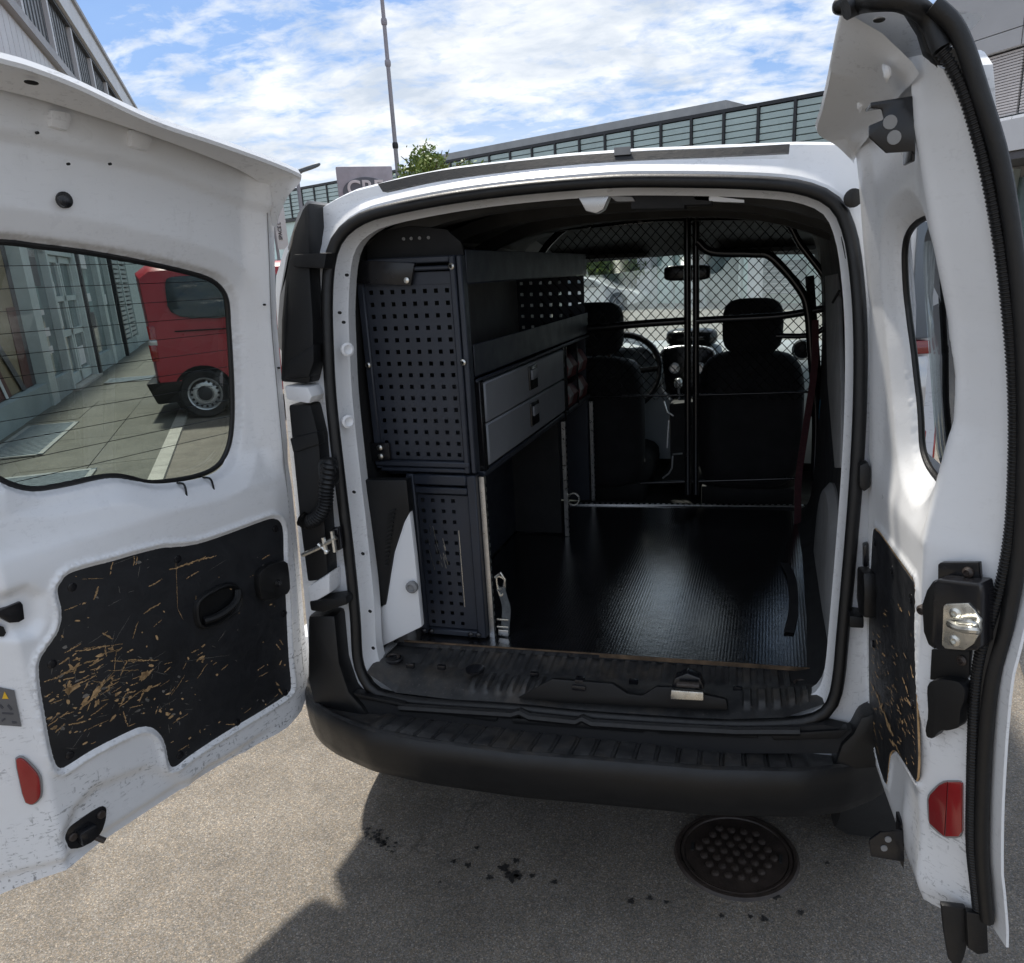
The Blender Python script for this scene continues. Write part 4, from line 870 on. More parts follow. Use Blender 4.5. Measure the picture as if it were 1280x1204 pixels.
# right pillar bits
MB().lathe(onRear(1066, 248, .03), (0, -1, 0), [(.017, 0), (.017, .012), (.012, .015)], 18).build('buffer', 'rubber', van, True)
rp(((1074, 582), (1084, 578), (1088, 584), (1088, 610), (1080, 616), (1074, 608)), .0, .03, 'buffer', 'rubber', .006)
rp(((1079, 682), (1086, 680), (1086, 708), (1079, 710)), .03, .02, 'strap_plate', 'gloss', .003)
rp(((1062, 770), (1080, 772), (1080, 786), (1062, 785)), .0, .05, 'check_bracket', 'plastic', .004)
rp(((1046, 270), (1052, 268), (1060, 290), (1066, 330), (1058, 330)), .07, .02, 'hook_trim', 'dark_trim', .004)
tl = [onX(x, y, .765) for x, y in ((1146, 300), (1170, 300), (1178, 600), (1160, 600))]
MB().prism([(.745, .02, 1.12), (.80, .10, 1.10), (.81, .22, 1.14), (.79, .24, 1.66), (.75, .14, 1.66)], (0, 0, -.0)) if False else None
def lampcol(z0, z1, name, mat, o=0.): MB().prism([(.655+o, .040+L(z0), z0), (.722+o, .062+L(z0), z0), (.738+o, .20+L(z0), z0), (.67, .22+L(z0), z0)], (0, L(z1)-L(z0), z1-z0)).build(name, mat, van, bevel=.008)
lampcol(1.405, 1.62, 'lamp_cap', 'sign_dark'); lampcol(1.375, 1.403, 'tail_lamp', 'red_dark'); lampcol(1.235, 1.373, 'tail_lamp', 'clear_lens', -.012); lampcol(1.235, 1.373, 'lamp_edge', 'red_dark', .003) if False else None; lampcol(1.08, 1.233, 'tail_lamp', 'red_lens')

# seats, dashboard, steering wheel, mirror, visors
def seat(xc):
    s = MB().sell((xc, 1.80, .915 if xc > 0 else .895), (.44 if xc > 0 else .42, .17, .58), 4.2, 28, 14).build('seat_back', 'fabric', van, True)
    MB().sell((xc, 1.80, 1.305), (.245, .11, .225), 3.6, 24, 12).build('headrest', 'fabric', s, True)
    for d in (-.06, .06): MB().tube([(xc+d, 1.80, 1.15), (xc+d, 1.80, 1.25)], .007, 6).build('headrest_post', 'iron', s, True)
    MB().sell((xc, 2.05, .66), (.46, .5, .16), 4).build('seat_cushion', 'fabric', van, True)
    MB().box((xc, 2.0, .56), (.40, .36, .10)).build('seat_base', 'dark_trim', van, bevel=.01)
seat(.325); seat(-.335)
dr = []
for y, z in ((2.27, .62), (2.22, .92), (2.25, 1.08), (2.33, 1.16), (2.48, 1.19), (2.7, 1.16), (2.95, 1.06)): dr.append([(x, y+.05*(x/.68)**2, z-.02*(x/.68)**2) for x in np.linspace(-.70, .70, 17)])
MB().loft(dr).build('dashboard', 'dash', van, True)
MB().sell((.025, 2.36, 1.215), (.25, .16, .085), 3.5).build('screen_hood', 'gloss', van, True)
con = [onY(x, y, 2.20) for x, y in ((826, 440), (832, 434), (860, 432), (886, 434), (894, 441), (892, 480), (878, 500), (862, 512), (846, 506), (832, 490))]
MB().prism(con, (0, .12, 0)).build('centre_console', 'gloss', van, bevel=.012)
MB().tube(cat_open([onY(x, y, 2.19) for x, y in ((838, 500), (828, 485), (825, 462), (827, 440), (838, 435), (860, 433), (884, 435), (893, 442), (893, 456))], 6), .0055, 6).build('console_trim', 'silver', van, True)
for x, y in ((843, 460), (875, 460)): MB().lathe(onY(x, y, 2.19), (0, -1, 0), [(.026, 0), (.026, .008), (.018, .010), (.017, .02), (.0, .02)], 18).build('knob', 'silver', van, True)
MB().sell(onY(848, 479, 2.12), (.04, .04, .05), 2.5).build('gear_knob', 'silver', van, True); MB().tube([onY(848, 483, 2.12), onY(850, 515, 2.1)], .008, 6).build('gear_lever', 'gloss', van, True)
MB().prism([onY(x, y, 2.0) for x, y in ((836, 505), (880, 500), (884, 600), (826, 608), (830, 590), (838, 588))], (0, .2, 0)).build('tunnel', 'dark_trim', van, bevel=.02)
for pts in (((830, 502), (834, 515), (842, 520)), ((841, 570), (840, 585), (836, 592), (828, 598)), ((841, 568), (853, 567)), ((836, 525), (834, 560))): MB().tube([onY(x, y, 1.99) for x, y in pts], .004, 6).build('console_trim', 'silver', van, True)
MB().prism([onY(x, y, 1.98) for x, y in ((869, 500), (877, 499), (876, 514), (869, 515))], (0, .01, 0)).build('switch_plate', 'silver', van)
for x, r in ((1003, .048), (742, .045)): 
    c = onY(x, 437, 2.235); MB().lathe(c, (0, -1, 0), [(r, 0), (r, .012), (r*.84, .016), (r*.80, .0)], 22, False).build('air_vent', 'silver', van, True); MB().lathe(c+np.array([0, .002, 0]), (0, -1, 0), [(r*.82, 0), (r*.82, .004)], 20).build('vent_core', 'gloss', van)
sc_ = np.array([-.275, 2.06, 1.085]); ax = np.array([0, -.88, .47]); a = np.array([1., 0, 0]); b = np.cross(ax, a)
sw = MB().tube([sc_+.185*(math.cos(t)*a+math.sin(t)*b) for t in np.linspace(0, 2*math.pi, 40)[:-1]], .015, 10, True).build('steering_wheel', 'gloss', van, True)
MB().sell(sc_-ax*.02, (.19, .09, .14), 2.6).build('wheel_hub', 'gloss', sw, True)
for t in (0.1, 3.04, 4.71): MB().tube([sc_-ax*.01, sc_+.18*(math.cos(t)*a+math.sin(t)*b)], .014, 6).build('spoke', 'gloss', sw, True)
MB().loft([[(-.33+.2*math.cos(t), y, 1.13+.085*math.sin(t)) for t in np.linspace(0, math.pi, 12)] for y in (2.16, 2.4)]).build('instrument_cowl', 'gloss', van, True)
MB().tube([(-.33+.16*math.cos(t), 2.155, 1.12+.07*math.sin(t)) for t in np.linspace(.2, 2.9, 12)], .004, 6).build('cowl_trim', 'silver', van, True)
c = onY(859, 341, 2.20); MB().sell(c, (.215, .04, .07), 5).build('rear_view_mirror', 'gloss', van, True); MB().tube([c, c+np.array([0, .05, .08])], .012, 6).build('mirror_stalk', 'gloss', van, True)
for sx in (-.36, .36): MB().box((sx, 2.12, 1.605), (.42, .16, .02)).build('sun_visor', 'liner', van, bevel=.008)
# seat belt and red strap at the right
MB().tube(cat_open([onY(x, y, 1.56) for x, y in ((1012, 345), (1016, 400), (1021, 480), (1014, 520))], 5), .016, 8).build('belt', 'fabric', van, True)
MB().box(onY(1029, 512, 1.5), (.03, .03, .08)).build('belt_buckle', 'blue', van, bevel=.006)
# spare white bottle-like wheel arch detail on the right
rp2 = [onX(x, y, .60) for x, y in ((1016, 700), (1019, 660), (1030, 648), (1042, 650), (1042, 690), (1030, 790), (1022, 760))]
MB().prism(rp2, (.03, 0, 0)).build('side_ledge', 'trim_grey', van, bevel=.006)
MB().prism([onX(x, y, .595) for x, y in ((1031, 680), (1044, 676), (1037, 770), (1026, 764))], (.03, 0, 0)).build('jack_cover', 'gloss', van, bevel=.005)

# ================================================================ RACKING
YE = .235; XA = -.312
rk = thing('shelving_unit', 'dark grey perforated steel racking with two drawers along the left wall of the cargo bay', 'shelving unit', (-.45, .25, FZ))
def rb(name, mat, x0, x1, y0, y1, z0, z1, parent=rk, bev=.003, **k): return MB().box(((x0+x1)/2, (y0+y1)/2, (z0+z1)/2), (x1-x0, y1-y0, z1-z0)).build(name, mat, parent, bevel=bev, seg=1, **k)
def perforated(name, x0, x1, z0, z1, nx, nz, hole, y, zoff=0., skip=lambda i, j: False):
    """sheet with real square holes"""
    xs = []; zs = []
    px_ = (x1-x0)/nx; pz_ = (z1-z0)/nz
    for i in range(nx): c = x0+(i+.5)*px_; xs += [c-px_/2, c-hole/2, c+hole/2]
    xs.append(x1)
    for j in range(nz): c = z0+(j+.5)*pz_; zs += [c-pz_/2, c-hole/2, c+hole/2]
    zs.append(z1); mb = MB(); V = [(x, y, z) for z in zs for x in xs]; n = len(xs); fs = []
    for j in range(len(zs)-1):
        for i in range(n-1):
            if i % 3 == 1 and j % 3 == 1 and not skip(i//3, j//3): continue
            fs.append((j*n+i, j*n+i+1, (j+1)*n+i+1, (j+1)*n+i))
    mb.add(V, fs); me = bpy.data.meshes.new(name); me.from_pydata(mb.v, [], mb.f)
    bm = bmesh.new(); bm.from_mesh(me); r = bmesh.ops.extrude_face_region(bm, geom=bm.faces[:]); bmesh.ops.translate(bm, vec=(0, .0016, 0), verts=[e for e in r['geom'] if isinstance(e, bmesh.types.BMVert)])
    bmesh.ops.recalc_face_normals(bm, faces=bm.faces); bm.to_mesh(me); bm.free(); me.materials.append(M['steel']); return link(name, me, rk)
ZU0, ZU1, ZT = 1.068, 1.60, 1.60
ux0, ux1 = -.594, -.312
perforated('end_panel', -.575, -.345, 1.10, 1.535, 8, 15, .0105, YE+.006)
rb('end_panel_blank', 'steel', -.575, -.345, YE+.006, YE+.0076, 1.535, 1.565)
rb('end_frame', 'steel', ux0, -.575, YE-.004, YE+.03, ZU0, 1.565); rb('end_frame', 'steel', -.345, -.330, YE-.006, YE+.03, ZU0, 1.60); rb('end_frame', 'steel', -.328, -.314, YE-.002, YE+.03, ZU0, 1.60)
rb('end_frame', 'steel', ux0, -.330, YE-.008, YE+.03, 1.083, 1.098); rb('end_frame', 'steel', ux0, -.330, YE-.004, YE+.03, ZU0, 1.080); rb('end_frame', 'steel', -.56, -.345, YE-.006, YE+.03, 1.568, 1.578); rb('end_frame', 'steel', -.56, -.345, YE-.003, YE+.03, 1.585, 1.600)
for x, z in ((-.338, 1.575), (-.326, 1.350), (-.583, 1.345)): MB().lathe((x, YE-.008, z), (0, -1, 0), [(.0075, -.004), (.0075, .002), (.004, .0045), (.003, .001)], 14, False).build('bolt', 'zinc', rk, True)
MB().prism([(-.60, YE-.012, 1.60), (-.50, YE-.012, 1.592), (-.43, YE-.012, 1.585), (-.445, YE-.012, 1.535), (-.60, YE-.012, 1.545)], (0, .014, 0)).build('upper_bracket', 'gloss', rk, bevel=.002)
MB().lathe((-.452, YE-.014, 1.547), (0, -1, 0), [(.007, 0), (.007, .004), (.003, .006)], 12).build('bolt', 'zinc', rk, True)
MB().prism([(-.64, YE-.010, 1.145), (-.548, YE-.010, 1.145), (-.548, YE-.010, 1.100), (-.64, YE-.010, 1.090)], (0, .012, 0)).build('lower_bracket', 'gloss', rk, bevel=.002)
for z in (1.133, 1.110): MB().lathe((-.572, YE-.012, z), (0, -1, 0), [(.008, 0), (.008, .004), (.004, .006)], 12).build('bolt', 'zinc', rk, True)
# rounded cover above the end panel
MB().prism([(-.575, YE+.03, 1.60), (-.572, YE+.03, 1.63), (-.53, YE+.03, 1.665), (-.45, YE+.03, 1.672), (-.36, YE+.03, 1.66), (-.325, YE+.03, 1.63), (-.318, YE+.03, 1.60)], (0, .012, 0)).build('top_cover', 'dark_trim', rk, bevel=.002)
for x in (-.47, -.45, -.428, -.405): MB().lathe((x, YE+.028, 1.643), (0, -1, 0), [(.004, 0), (.004, .003)], 8).build('cover_hole', 'trim_grey', rk)
# lower leg of the racking
lx0, lx1 = -.512, -.318
perforated('leg_panel', -.488, -.345, .625, 1.005, 5, 13, .0105, YE+.006, skip=lambda i, j: i == 4)
rb('leg_frame', 'steel', lx0, -.490, YE-.004, YE+.03, .605, 1.062); rb('leg_frame', 'steel', -.343, -.318, YE-.004, YE+.03, .605, 1.062); rb('leg_frame', 'steel', -.49, -.343, YE-.006, YE+.03, 1.035, 1.062); rb('leg_frame', 'steel', -.49, -.343, YE-.002, YE+.03, 1.010, 1.028); rb('leg_frame', 'steel', -.49, -.343, YE-.004, YE+.03, .605, .622)
for x in (-.50, -.478, -.362, -.340): MB().lathe((x, YE-.006, .615), (0, -1, 0), [(.008, 0), (.008, .003), (.004, .006)], 12).build('bolt', 'gloss', rk, True)
mb = MB(); r = random.Random(8)
for _ in range(16): x = -.47+r.random()*.05; z = .80+r.random()*.12; l = .01+.03*r.random(); mb.box((x, YE+.0055, z), (.0012, .0006, l), [(math.cos(.2), 0, math.sin(.2)), (0, 1, 0), (-math.sin(.2), 0, math.cos(.2))])
mb.box((-.378, YE+.0055, .80), (.0014, .0006, .22)); mb.build('paint_scratches', 'zinc', rk, kind='stuff')
# aluminium profile along the lower front edge with punched holes
def post(y, z0, z1, mat='alu'):
    o = MB().prism([(XA-.004, y-.010, z0), (XA+.010, y-.010, z0), (XA+.010, y+.004, z0), (XA+.005, y+.004, z0), (XA+.005, y-.004, z0), (XA-.004, y-.004, z0)], (0, 0, z1-z0)).build('profile', mat, rk)
    mb = MB(); k = int((z1-z0)/.022)
    for i in range(k): mb.box((XA+.0105, y+.000, z0+.014+i*.022), (.0012, .0055, .009))
    mb.build('profile_holes', 'pit', o, kind='stuff')
post(.262, .598, 1.055); post(1.10, .602, 1.035); post(1.56, .602, 1.03)
# trays, drawers, bins along the aisle
rb('top_tray_lip', 'steel', XA-.003, XA, .26, 1.55, 1.535, 1.612); rb('top_tray', 'steel', -.60, XA-.004, .26, 1.55, 1.532, 1.537)
rb('middle_tray_lip', 'steel', XA-.003, XA, .27, 1.55, 1.31, 1.388) ; rb('middle_tray', 'steel', -.60, XA-.004, .27, 1.55, 1.306, 1.312)
rb('rail', 'steel', XA-.004, XA+.004, .27, 1.55, 1.293, 1.303)
for z0, z1 in ((1.185, 1.288), (1.070, 1.181)):
    d = rb('drawer', 'drawer', XA-.02, XA+.006, .315, 1.12, z0, z1, bev=.004)
    zc = (z0+z1)/2+.008
    h = MB().box((XA+.008, .735, zc), (.006, .085, .072)).build('handle', 'gloss', d, bevel=.006)
    MB().box((XA+.013, .735, zc+.010), (.006, .06, .030)).build('handle_flap', 'drawer', d, bevel=.004)
rb('drawer_box', 'steel', -.59, XA-.022, .31, 1.13, 1.066, 1.29); rb('side_profile', 'gloss', XA-.02, XA+.004, .285, .310, 1.06, 1.30); rb('side_profile', 'gloss', XA-.02, XA+.004, 1.125, 1.145, 1.03, 1.30); rb('bottom_rail', 'steel', -.59, XA+.002, .285, 1.55, 1.045, 1.062)
rb('inner_end_panel', 'steel', -.60, XA-.01, 1.535, 1.54, 1.05, 1.31)
perforated('far_end_panel', -.60, XA-.01, 1.315, 1.53, 7, 5, .012, 1.54)
rb('lower_back', 'dark_trim', -.52, XA-.02, 1.11, 1.115, .605, 1.04); rb('back_sheet', 'steel', -.52, -.515, .27, 1.55, .605, 1.04); rb('inner_leg', 'steel', -.52, XA-.01, 1.545, 1.56, .605, 1.04)
for y in (1.19, 1.36):
    for z in (1.20, 1.095):
        bn = thing('parts_bin', {(1.19, 1.20): 'upper parts bin next to the top drawer', (1.36, 1.20): 'upper parts bin at the far end of the racking', (1.19, 1.095): 'lower parts bin next to the bottom drawer', (1.36, 1.095): 'lower parts bin at the far end of the racking'}[(y, z)], 'storage bin', (XA-.07, y+.07, z-.03), 'small parts bins in the racking')
        MB().prism([(XA-.12, y, z-.03), (XA-.005, y, z-.03), (XA+.004, y, z+.012), (XA-.02, y, z+.05), (XA-.12, y, z+.06)], (0, .15, 0)).build('tray', 'bin_red', bn, bevel=.004)
        MB().prism([(XA-.003, y+.01, z-.02), (XA+.007, y+.01, z+.012), (XA-.012, y+.01, z+.046)], (0, .055, 0)).build('label_holder', 'bin_white', bn, bevel=.002)
    rb('bin_divider', 'gloss', XA-.03, XA+.002, y-.02, y-.005, 1.05, 1.30)
# ratchet strap hanging from the profile
st = thing('ratchet_strap', 'grey webbing strap with metal buckle hanging from the racking profile', 'strap', (XA+.02, .27, .61))
MB().flat_k = 1
def web(name, pts, w, mat, parent, th=.003, axis=(0, 1, 0)):
    P = cat_open(pts, 6); a = np.array(axis, float); rows = []
    for i, p in enumerate(P):
        t = P[min(i+1, len(P)-1)]-P[max(i-1, 0)]; n = np.cross(t, a); n = n/max(np.linalg.norm(n), 1e-9)*th/2
        rows.append([p-a*w/2-n, p+a*w/2-n, p+a*w/2+n, p-a*w/2+n])
    return MB().loft(rows, True, True).build(name, mat, parent, True)
xs = lambda x, y: onY(x, y, .265)
MB().tube([xs(619, 722), xs(626, 716), xs(631, 724), xs(630, 734), xs(622, 738)], .004, 7).build('hook', 'zinc', st, True)
MB().tube(cat_closed([xs(621, 722), xs(630, 724), xs(631, 738), xs(625, 744)], 4), .003, 6, True).build('ring', 'zinc', st, True)
web('webbing', [xs(626, 734), xs(629, 745), xs(633, 760), xs(632, 780), xs(630, 796)], .028, 'strap_grey', st, axis=(.94, -.34, 0))
for y in (774, 783): MB().box(xs(629, y), (.034, .012, .006)).build('buckle', 'zinc', st, bevel=.002)
MB().box(xs(630, 790), (.030, .014, .018)).build('ratchet', 'alu', st, bevel=.003)
fr = onY(717, 624, 1.15); rg_ = thing('lashing_ring', 'small steel lashing ring clipped to the far racking profile', 'ring', fr)
MB().tube([fr+.022*np.array([math.cos(t), .2*math.sin(t), math.sin(t)]) for t in np.linspace(0, 2*math.pi, 16)[:-1]], .004, 6, True).build('loop', 'zinc', rg_, True)

# ================================================================ PARTITION
YC = 1.54
cg = thing('mesh_partition', 'black tube frame with diamond wire mesh behind the front seats', 'partition', (.1, YC, FZ))
C_ = lambda x, y, o=0.: onY(x, y, YC-o)
def ct(name, pts, r, o=0., k=6): return MB().tube(cat_open([C_(x, y, o) for x, y in pts], k) if len(pts) > 2 else [C_(x, y, o) for x, y in pts], r, 10).build(name, 'gloss', cg, True)
ct('post', [(859, 258), (860, 618)], .0135, .03); ct('post', [(870, 262), (870, 618)], .013, .0)
MB().lathe(C_(864, 258, .05), (0, -1, 0), [(.030, 0), (.030, .03), (.012, .034)], 16).build('post_foot', 'gloss', cg, True); MB().lathe(C_(943, 262, .03), (0, -1, 0), [(.016, 0), (.016, .03), (.006, .034)], 16).build('post_foot', 'gloss', cg, True); MB().lathe(C_(735, 276, .03), (0, -1, 0), [(.028, 0), (.028, .02)], 16).build('post_foot', 'gloss', cg, True)
MB().tube([C_(943, 262, .01), C_(942, 276, .01)], .010, 8).build('stay', 'gloss', cg, True)
ct('top_tube', [(668, 330), (690, 300), (720, 280), (790, 273), (870, 272), (960, 272), (985, 280), (1000, 305), (1030, 345), (1040, 372)], .013)
ct('right_frame', [(872, 302), (890, 315), (940, 317), (965, 322), (1000, 362), (1010, 390), (1014, 440), (1020, 520), (1018, 600)], .016, .01)
ct('cross_bar', [(672, 418), (735, 411), (800, 405), (858, 401)], .015); ct('cross_bar', [(870, 401), (905, 399), (975, 395), (1034, 385)], .014); ct('cross_bar', [(970, 420), (1012, 419), (1036, 407)], .010)
ct('lower_bar', [(720, 496), (860, 494), (1010, 490)], .0045); ct('lower_bar', [(800, 604), (860, 602), (1000, 598)], .006)
# diamond mesh, clipped to the frame outline; every wire is real
op = [C_(x, y) for x, y in ((672, 420), (674, 328), (700, 300), (725, 286), (800, 276), (870, 274), (960, 274), (985, 284), (1030, 346), (1040, 374), (1036, 480), (1012, 500), (672, 500))]
poly = np.array([(p[0], p[2]) for p in op]); mb = MB(); pit = .0385
def clip(a, d):
    ts = []
    for i in range(len(poly)):
        p, q = poly[i], poly[(i+1) % len(poly)]; e = q-p; den = d[0]*e[1]-d[1]*e[0]
        if abs(den) < 1e-9: continue
        w = p-a; t = (w[0]*e[1]-w[1]*e[0])/den; u = (w[0]*d[1]-w[1]*d[0])/den
        if 0 <= u < 1: ts.append(t)
    return sorted(ts)
for sg in (-1, 1):
    d = np.array([1, sg*1.05]); d /= np.linalg.norm(d); nn = np.array([-d[1], d[0]])
    for k in range(-70, 70):
        a = np.array([0., 1.4])+nn*pit*.72*k; ts_ = clip(a, d)
        for t0, t1 in zip(ts_[::2], ts_[1::2]):
            p = a+d*t0; q = a+d*t1; mb.tube([(p[0], YC+sg*.0015, p[1]), (q[0], YC+sg*.0015, q[1])], .00155, 4)
mb.build('wire_mesh', 'gloss', cg, kind='stuff')
# maroon tie-down strap on the right
ms = thing('tie_down_strap', 'maroon tie-down strap hanging down to the mat on the right', 'strap', onY(990, 700, 1.3))
web('webbing', [onY(1019, 400, 1.50), onY(1018, 460, 1.48), onY(1008, 530, 1.45), onY(998, 600, 1.42), onY(997, 650, 1.38), onY(992, 690, 1.22), onY(981, 704, 1.13)], .025, 'strap', ms, axis=(1, .1, 0))
web('strap_tail', [onZ(981, 704, FZ+.006), onZ(990, 725, FZ+.006), onZ(992, 760, FZ+.006), onZ(986, 790, FZ+.006)], .026, 'fabric', ms, axis=(1, 0, 0))

# ================================================================ REAR DOORS (parts of the van)
LD = Door((-.735, .05), 14.3, 1); RD = Door((.615, .05), -5, -1)
def uvs(D, px, w): return [np.array(D.inv(x, y, w)) for x, y in px]
def slab_on(D, poly, w0, w1, name, mat, parent, bevel=.002, **k):
    return MB().prism([D.P(q[0], q[1], w0) for q in poly], D.N*(w1-w0)).build(name, mat, parent, bevel=bevel, **k)
def puton(D, px, w0, w1, name, mat, parent, bevel=.002, rnd=0, **k):
    q = uvs(D, px, w1); q = chaikin(q, rnd) if rnd else q; return slab_on(D, q, w0, w1, name, mat, parent, bevel, **k)
def disc(D, x, y, w, r, name, mat, parent, h=.003, ax=None):
    u, z = D.inv(x, y, w); return MB().lathe(D.P(u, z, w), D.N if ax is None else ax, [(r, -.004), (r, h*.7), (r*.8, h), (0, h)], 18).build(name, mat, parent, True)
def shell(D, outline, hole, wf, wskin, door, reveal=True, skin_hole=None):
    """outer skin behind the pressed sheet and the edge joining them"""
    o = resample([np.array(q) for q in outline], 220); W = wf(np.array(o))
    MB().loft([[D.P(q[0], q[1], w) for q, w in zip(o, W)], [D.P(q[0], q[1], wskin(q[0], q[1])) for q in o]], True).build('door_edge', 'white', door, True)
    sheet('outer_skin', 'white', D, o, [hole if skin_hole is None else skin_hole], lambda V: np.array([wskin(q[0], q[1]) for q in V]), .06, door)
    if not reveal: return
    h = resample([np.array(q) for q in hole], 120); Wh = wf(np.array(h)*1.0)
    MB().loft([[D.P(q[0], q[1], w) for q, w in zip(h, Wh)], [D.P(q[0], q[1], wskin(q[0], q[1])) for q in h]], True).build('window_reveal', 'rubber', door, True)

# ---------------- left door
dl = bpy.data.objects.new('rear_door', None); COL.objects.link(dl); dl.parent = van; dl['label'] = 'wide left rear door with big heated window and badly scratched black panel'
winL = uvs(LD, [(0, 300), (60, 306), (120, 314), (180, 325), (235, 337), (268, 347), (285, 360), (293, 380), (296, 430), (299, 500), (297, 545), (289, 572), (275, 588), (250, 598), (215, 604), (190, 605), (170, 600), (150, 597), (125, 600), (90, 608), (50, 614), (20, 608), (0, 598)], -.045)
winL = resample(cat_closed(winL + [np.array(q) for q in ((.612, 1.235), (.628, 1.30), (.630, 1.45), (.622, 1.57), (.605, 1.625))], 5), 150)
panL = uvs(LD, [(76, 728), (88, 716), (140, 701), (180, 690), (200, 685), (225, 683), (245, 680), (280, 669), (320, 654), (340, 648), (350, 652), (354, 665), (355, 700), (358, 760), (361, 820), (364, 855), (360, 867), (330, 887), (280, 917), (240, 943), (222, 957), (214, 959), (210, 950), (206, 930), (198, 916), (186, 909), (170, 911), (140, 925), (110, 941), (85, 957), (76, 961), (69, 955), (62, 930), (55, 890), (50, 860), (48, 835), (51, 822), (60, 808), (71, 792), (76, 776), (76, 760), (72, 744), (72, 734)], .004)
panL = resample(cat_closed(panL, 4), 220)
outL = uvs(LD, [(346, 330), (348, 400), (354, 470), (362, 560), (371, 650), (379, 740), (384, 800), (387, 840), (385, 866), (376, 888), (358, 908), (330, 926)], 0) + [np.array(q) for q in ((.242, .441), (.426, .444), (.576, .442), (.66, .438), (.72, .428), (.765, .415), (.772, .45), (.772, 1.0), (.772, 1.6), (.765, 1.80), (.755, 1.845))] + [q+np.array([0, .04*float(sst(q[0], .0, .06))]) for q in uvs(LD, [(0, 112), (100, 140), (200, 175), (280, 205), (325, 228), (341, 248), (345, 280)], 0)]
outL = resample([np.array(q) for q in outL], 300)
stampL = np.array(uvs(LD, [(95, 1010), (120, 985), (180, 962), (205, 968), (240, 985), (260, 960), (300, 945), (250, 985), (190, 1025), (130, 1062), (90, 1078), (78, 1050)], 0))
pocket = np.array(uvs(LD, [(0, 745), (30, 735), (48, 745), (48, 775), (40, 790), (15, 795), (0, 795)], -.005))
wa, pa = np.array(winL), np.array(panL)
def wfL(V):
    u, z = V[:, 0], V[:, 1]
    dw = sdf(V, wa); dp = sdf(V, pa)
    inner = sst(u, .015, .07)
    w = -.030*np.clip((z-1.105)/.075, 0, 1)*inner + .006*(1-sst(z, 1.05, 1.12))*inner
    wv = .006*np.sin((u-.1)*9.5)*np.exp(-((z-1.13)/.035)**2); w = w + wv                 # the swooping ledge below the window
    w = w - .015*np.clip(1-(dw-.010)/.040, 0, 1)            # dish round the glass
    w = w - .022*(1-sst(dw, .001, .012))
    w = w + .0055*np.exp(-((dp-.010)/.0042)**2)*1.25 - .004*(1-sst(dp, -.004, .004))           # bead round the trim panel
    w = w - .012*(dp < -.014)
    w = w - .006*(1-sst(u, .012, .017))                                                   # hemmed hinge edge
    w = w + .010*sst(z, 1.715, 1.74)*0
    w = w - .012*(1-sst(sdf(V, stampL), -.012, .018)) - .016*(1-sst(sdf(V, pocket), -.01, .012))
    w = w - .010*(1-sst(z, .455, .475))*sst(u, .12, .2)                                   # bottom hem
    crease = np.interp(u, [0, .25, .5, .77], [1.70, 1.765, 1.795, 1.81]); w = w + .012*sst(z-crease, -.006, .006) # line under the header
    rid = .664
    w = w - np.clip((u-rid)/.10, 0, 1)*.085 - .004*sst(u, rid-.004, rid+.004)
    return w
sh_ = sheet('inner_panel', 'door_white', LD, outL, [wa], wfL, .0070, dl, loops=[resample(list(offset2(wa, d)), 200) for d in (.001, .006, .010, .012, .03, .050)] + [offset2(pa, d) for d in (-.004, .004, .007, .010, .013, .018)])
shell(LD, outL, wa, wfL, lambda u, z: -.088-.010*float(sst(u, .62, .72)), dl, False, resample([q for q in offset2(wa, .045)], 120))
g = resample(list(offset2(wa, .050)), 150)
slab_on(LD, g, -.082, -.078, 'window_glass', 'glass_door', dl, 0)
MB().tube([LD.P(q[0], q[1], -.066) for q in offset2(wa, -.002)], .0055, 8, True).build('window_seal', 'rubber', dl, True)
for i in range(11):                                            # heater wires
    z = 1.225 + i*.0375
    us = np.linspace(.0, .64, 200); ins = sdf(np.stack([us, us*0+z], 1), wa) < -.004
    if not ins.any(): continue
    ua, ub = us[ins][0], us[ins][-1]; MB().box((LD.P(ua, z, -.072)+LD.P(ub, z, -.072))/2, (ub-ua, .0008, .0012), [LD.U, LD.N, (0, 0, 1)]).build('heater_wire', 'gloss', dl)
for x0, y0, x1, y1 in ((218, 604, 234, 624), (250, 597, 268, 615)):
    P0 = LD.P(*LD.inv(x0, y0, -.06), -.06); Pm = LD.P(*LD.inv((x0+x1)/2+4, y0+2, -.02), -.02); P1 = LD.P(*LD.inv(x1, y1, -.012), -.012)
    MB().tube(cat_open([P0, Pm, P1], 6), .0025, 6).build('heater_lead', 'gloss', dl, True); MB().sell(P1, (.020, .008, .007), 2.5, 12, 8, [LD.U, LD.N, (0, 0, 1)]).build('lead_plug', 'gloss', dl, True)
tp = slab_on(LD, panL, -.001, .004, 'trim_panel', 'hard', dl, .0012)
for x, y in ((90, 734), (222, 699), (344, 661), (355, 767), (65, 830), (87, 944), (225, 944), (297, 903), (357, 866)): disc(LD, x, y, .004, .0085, 'panel_plug', 'gloss', dl, .002)
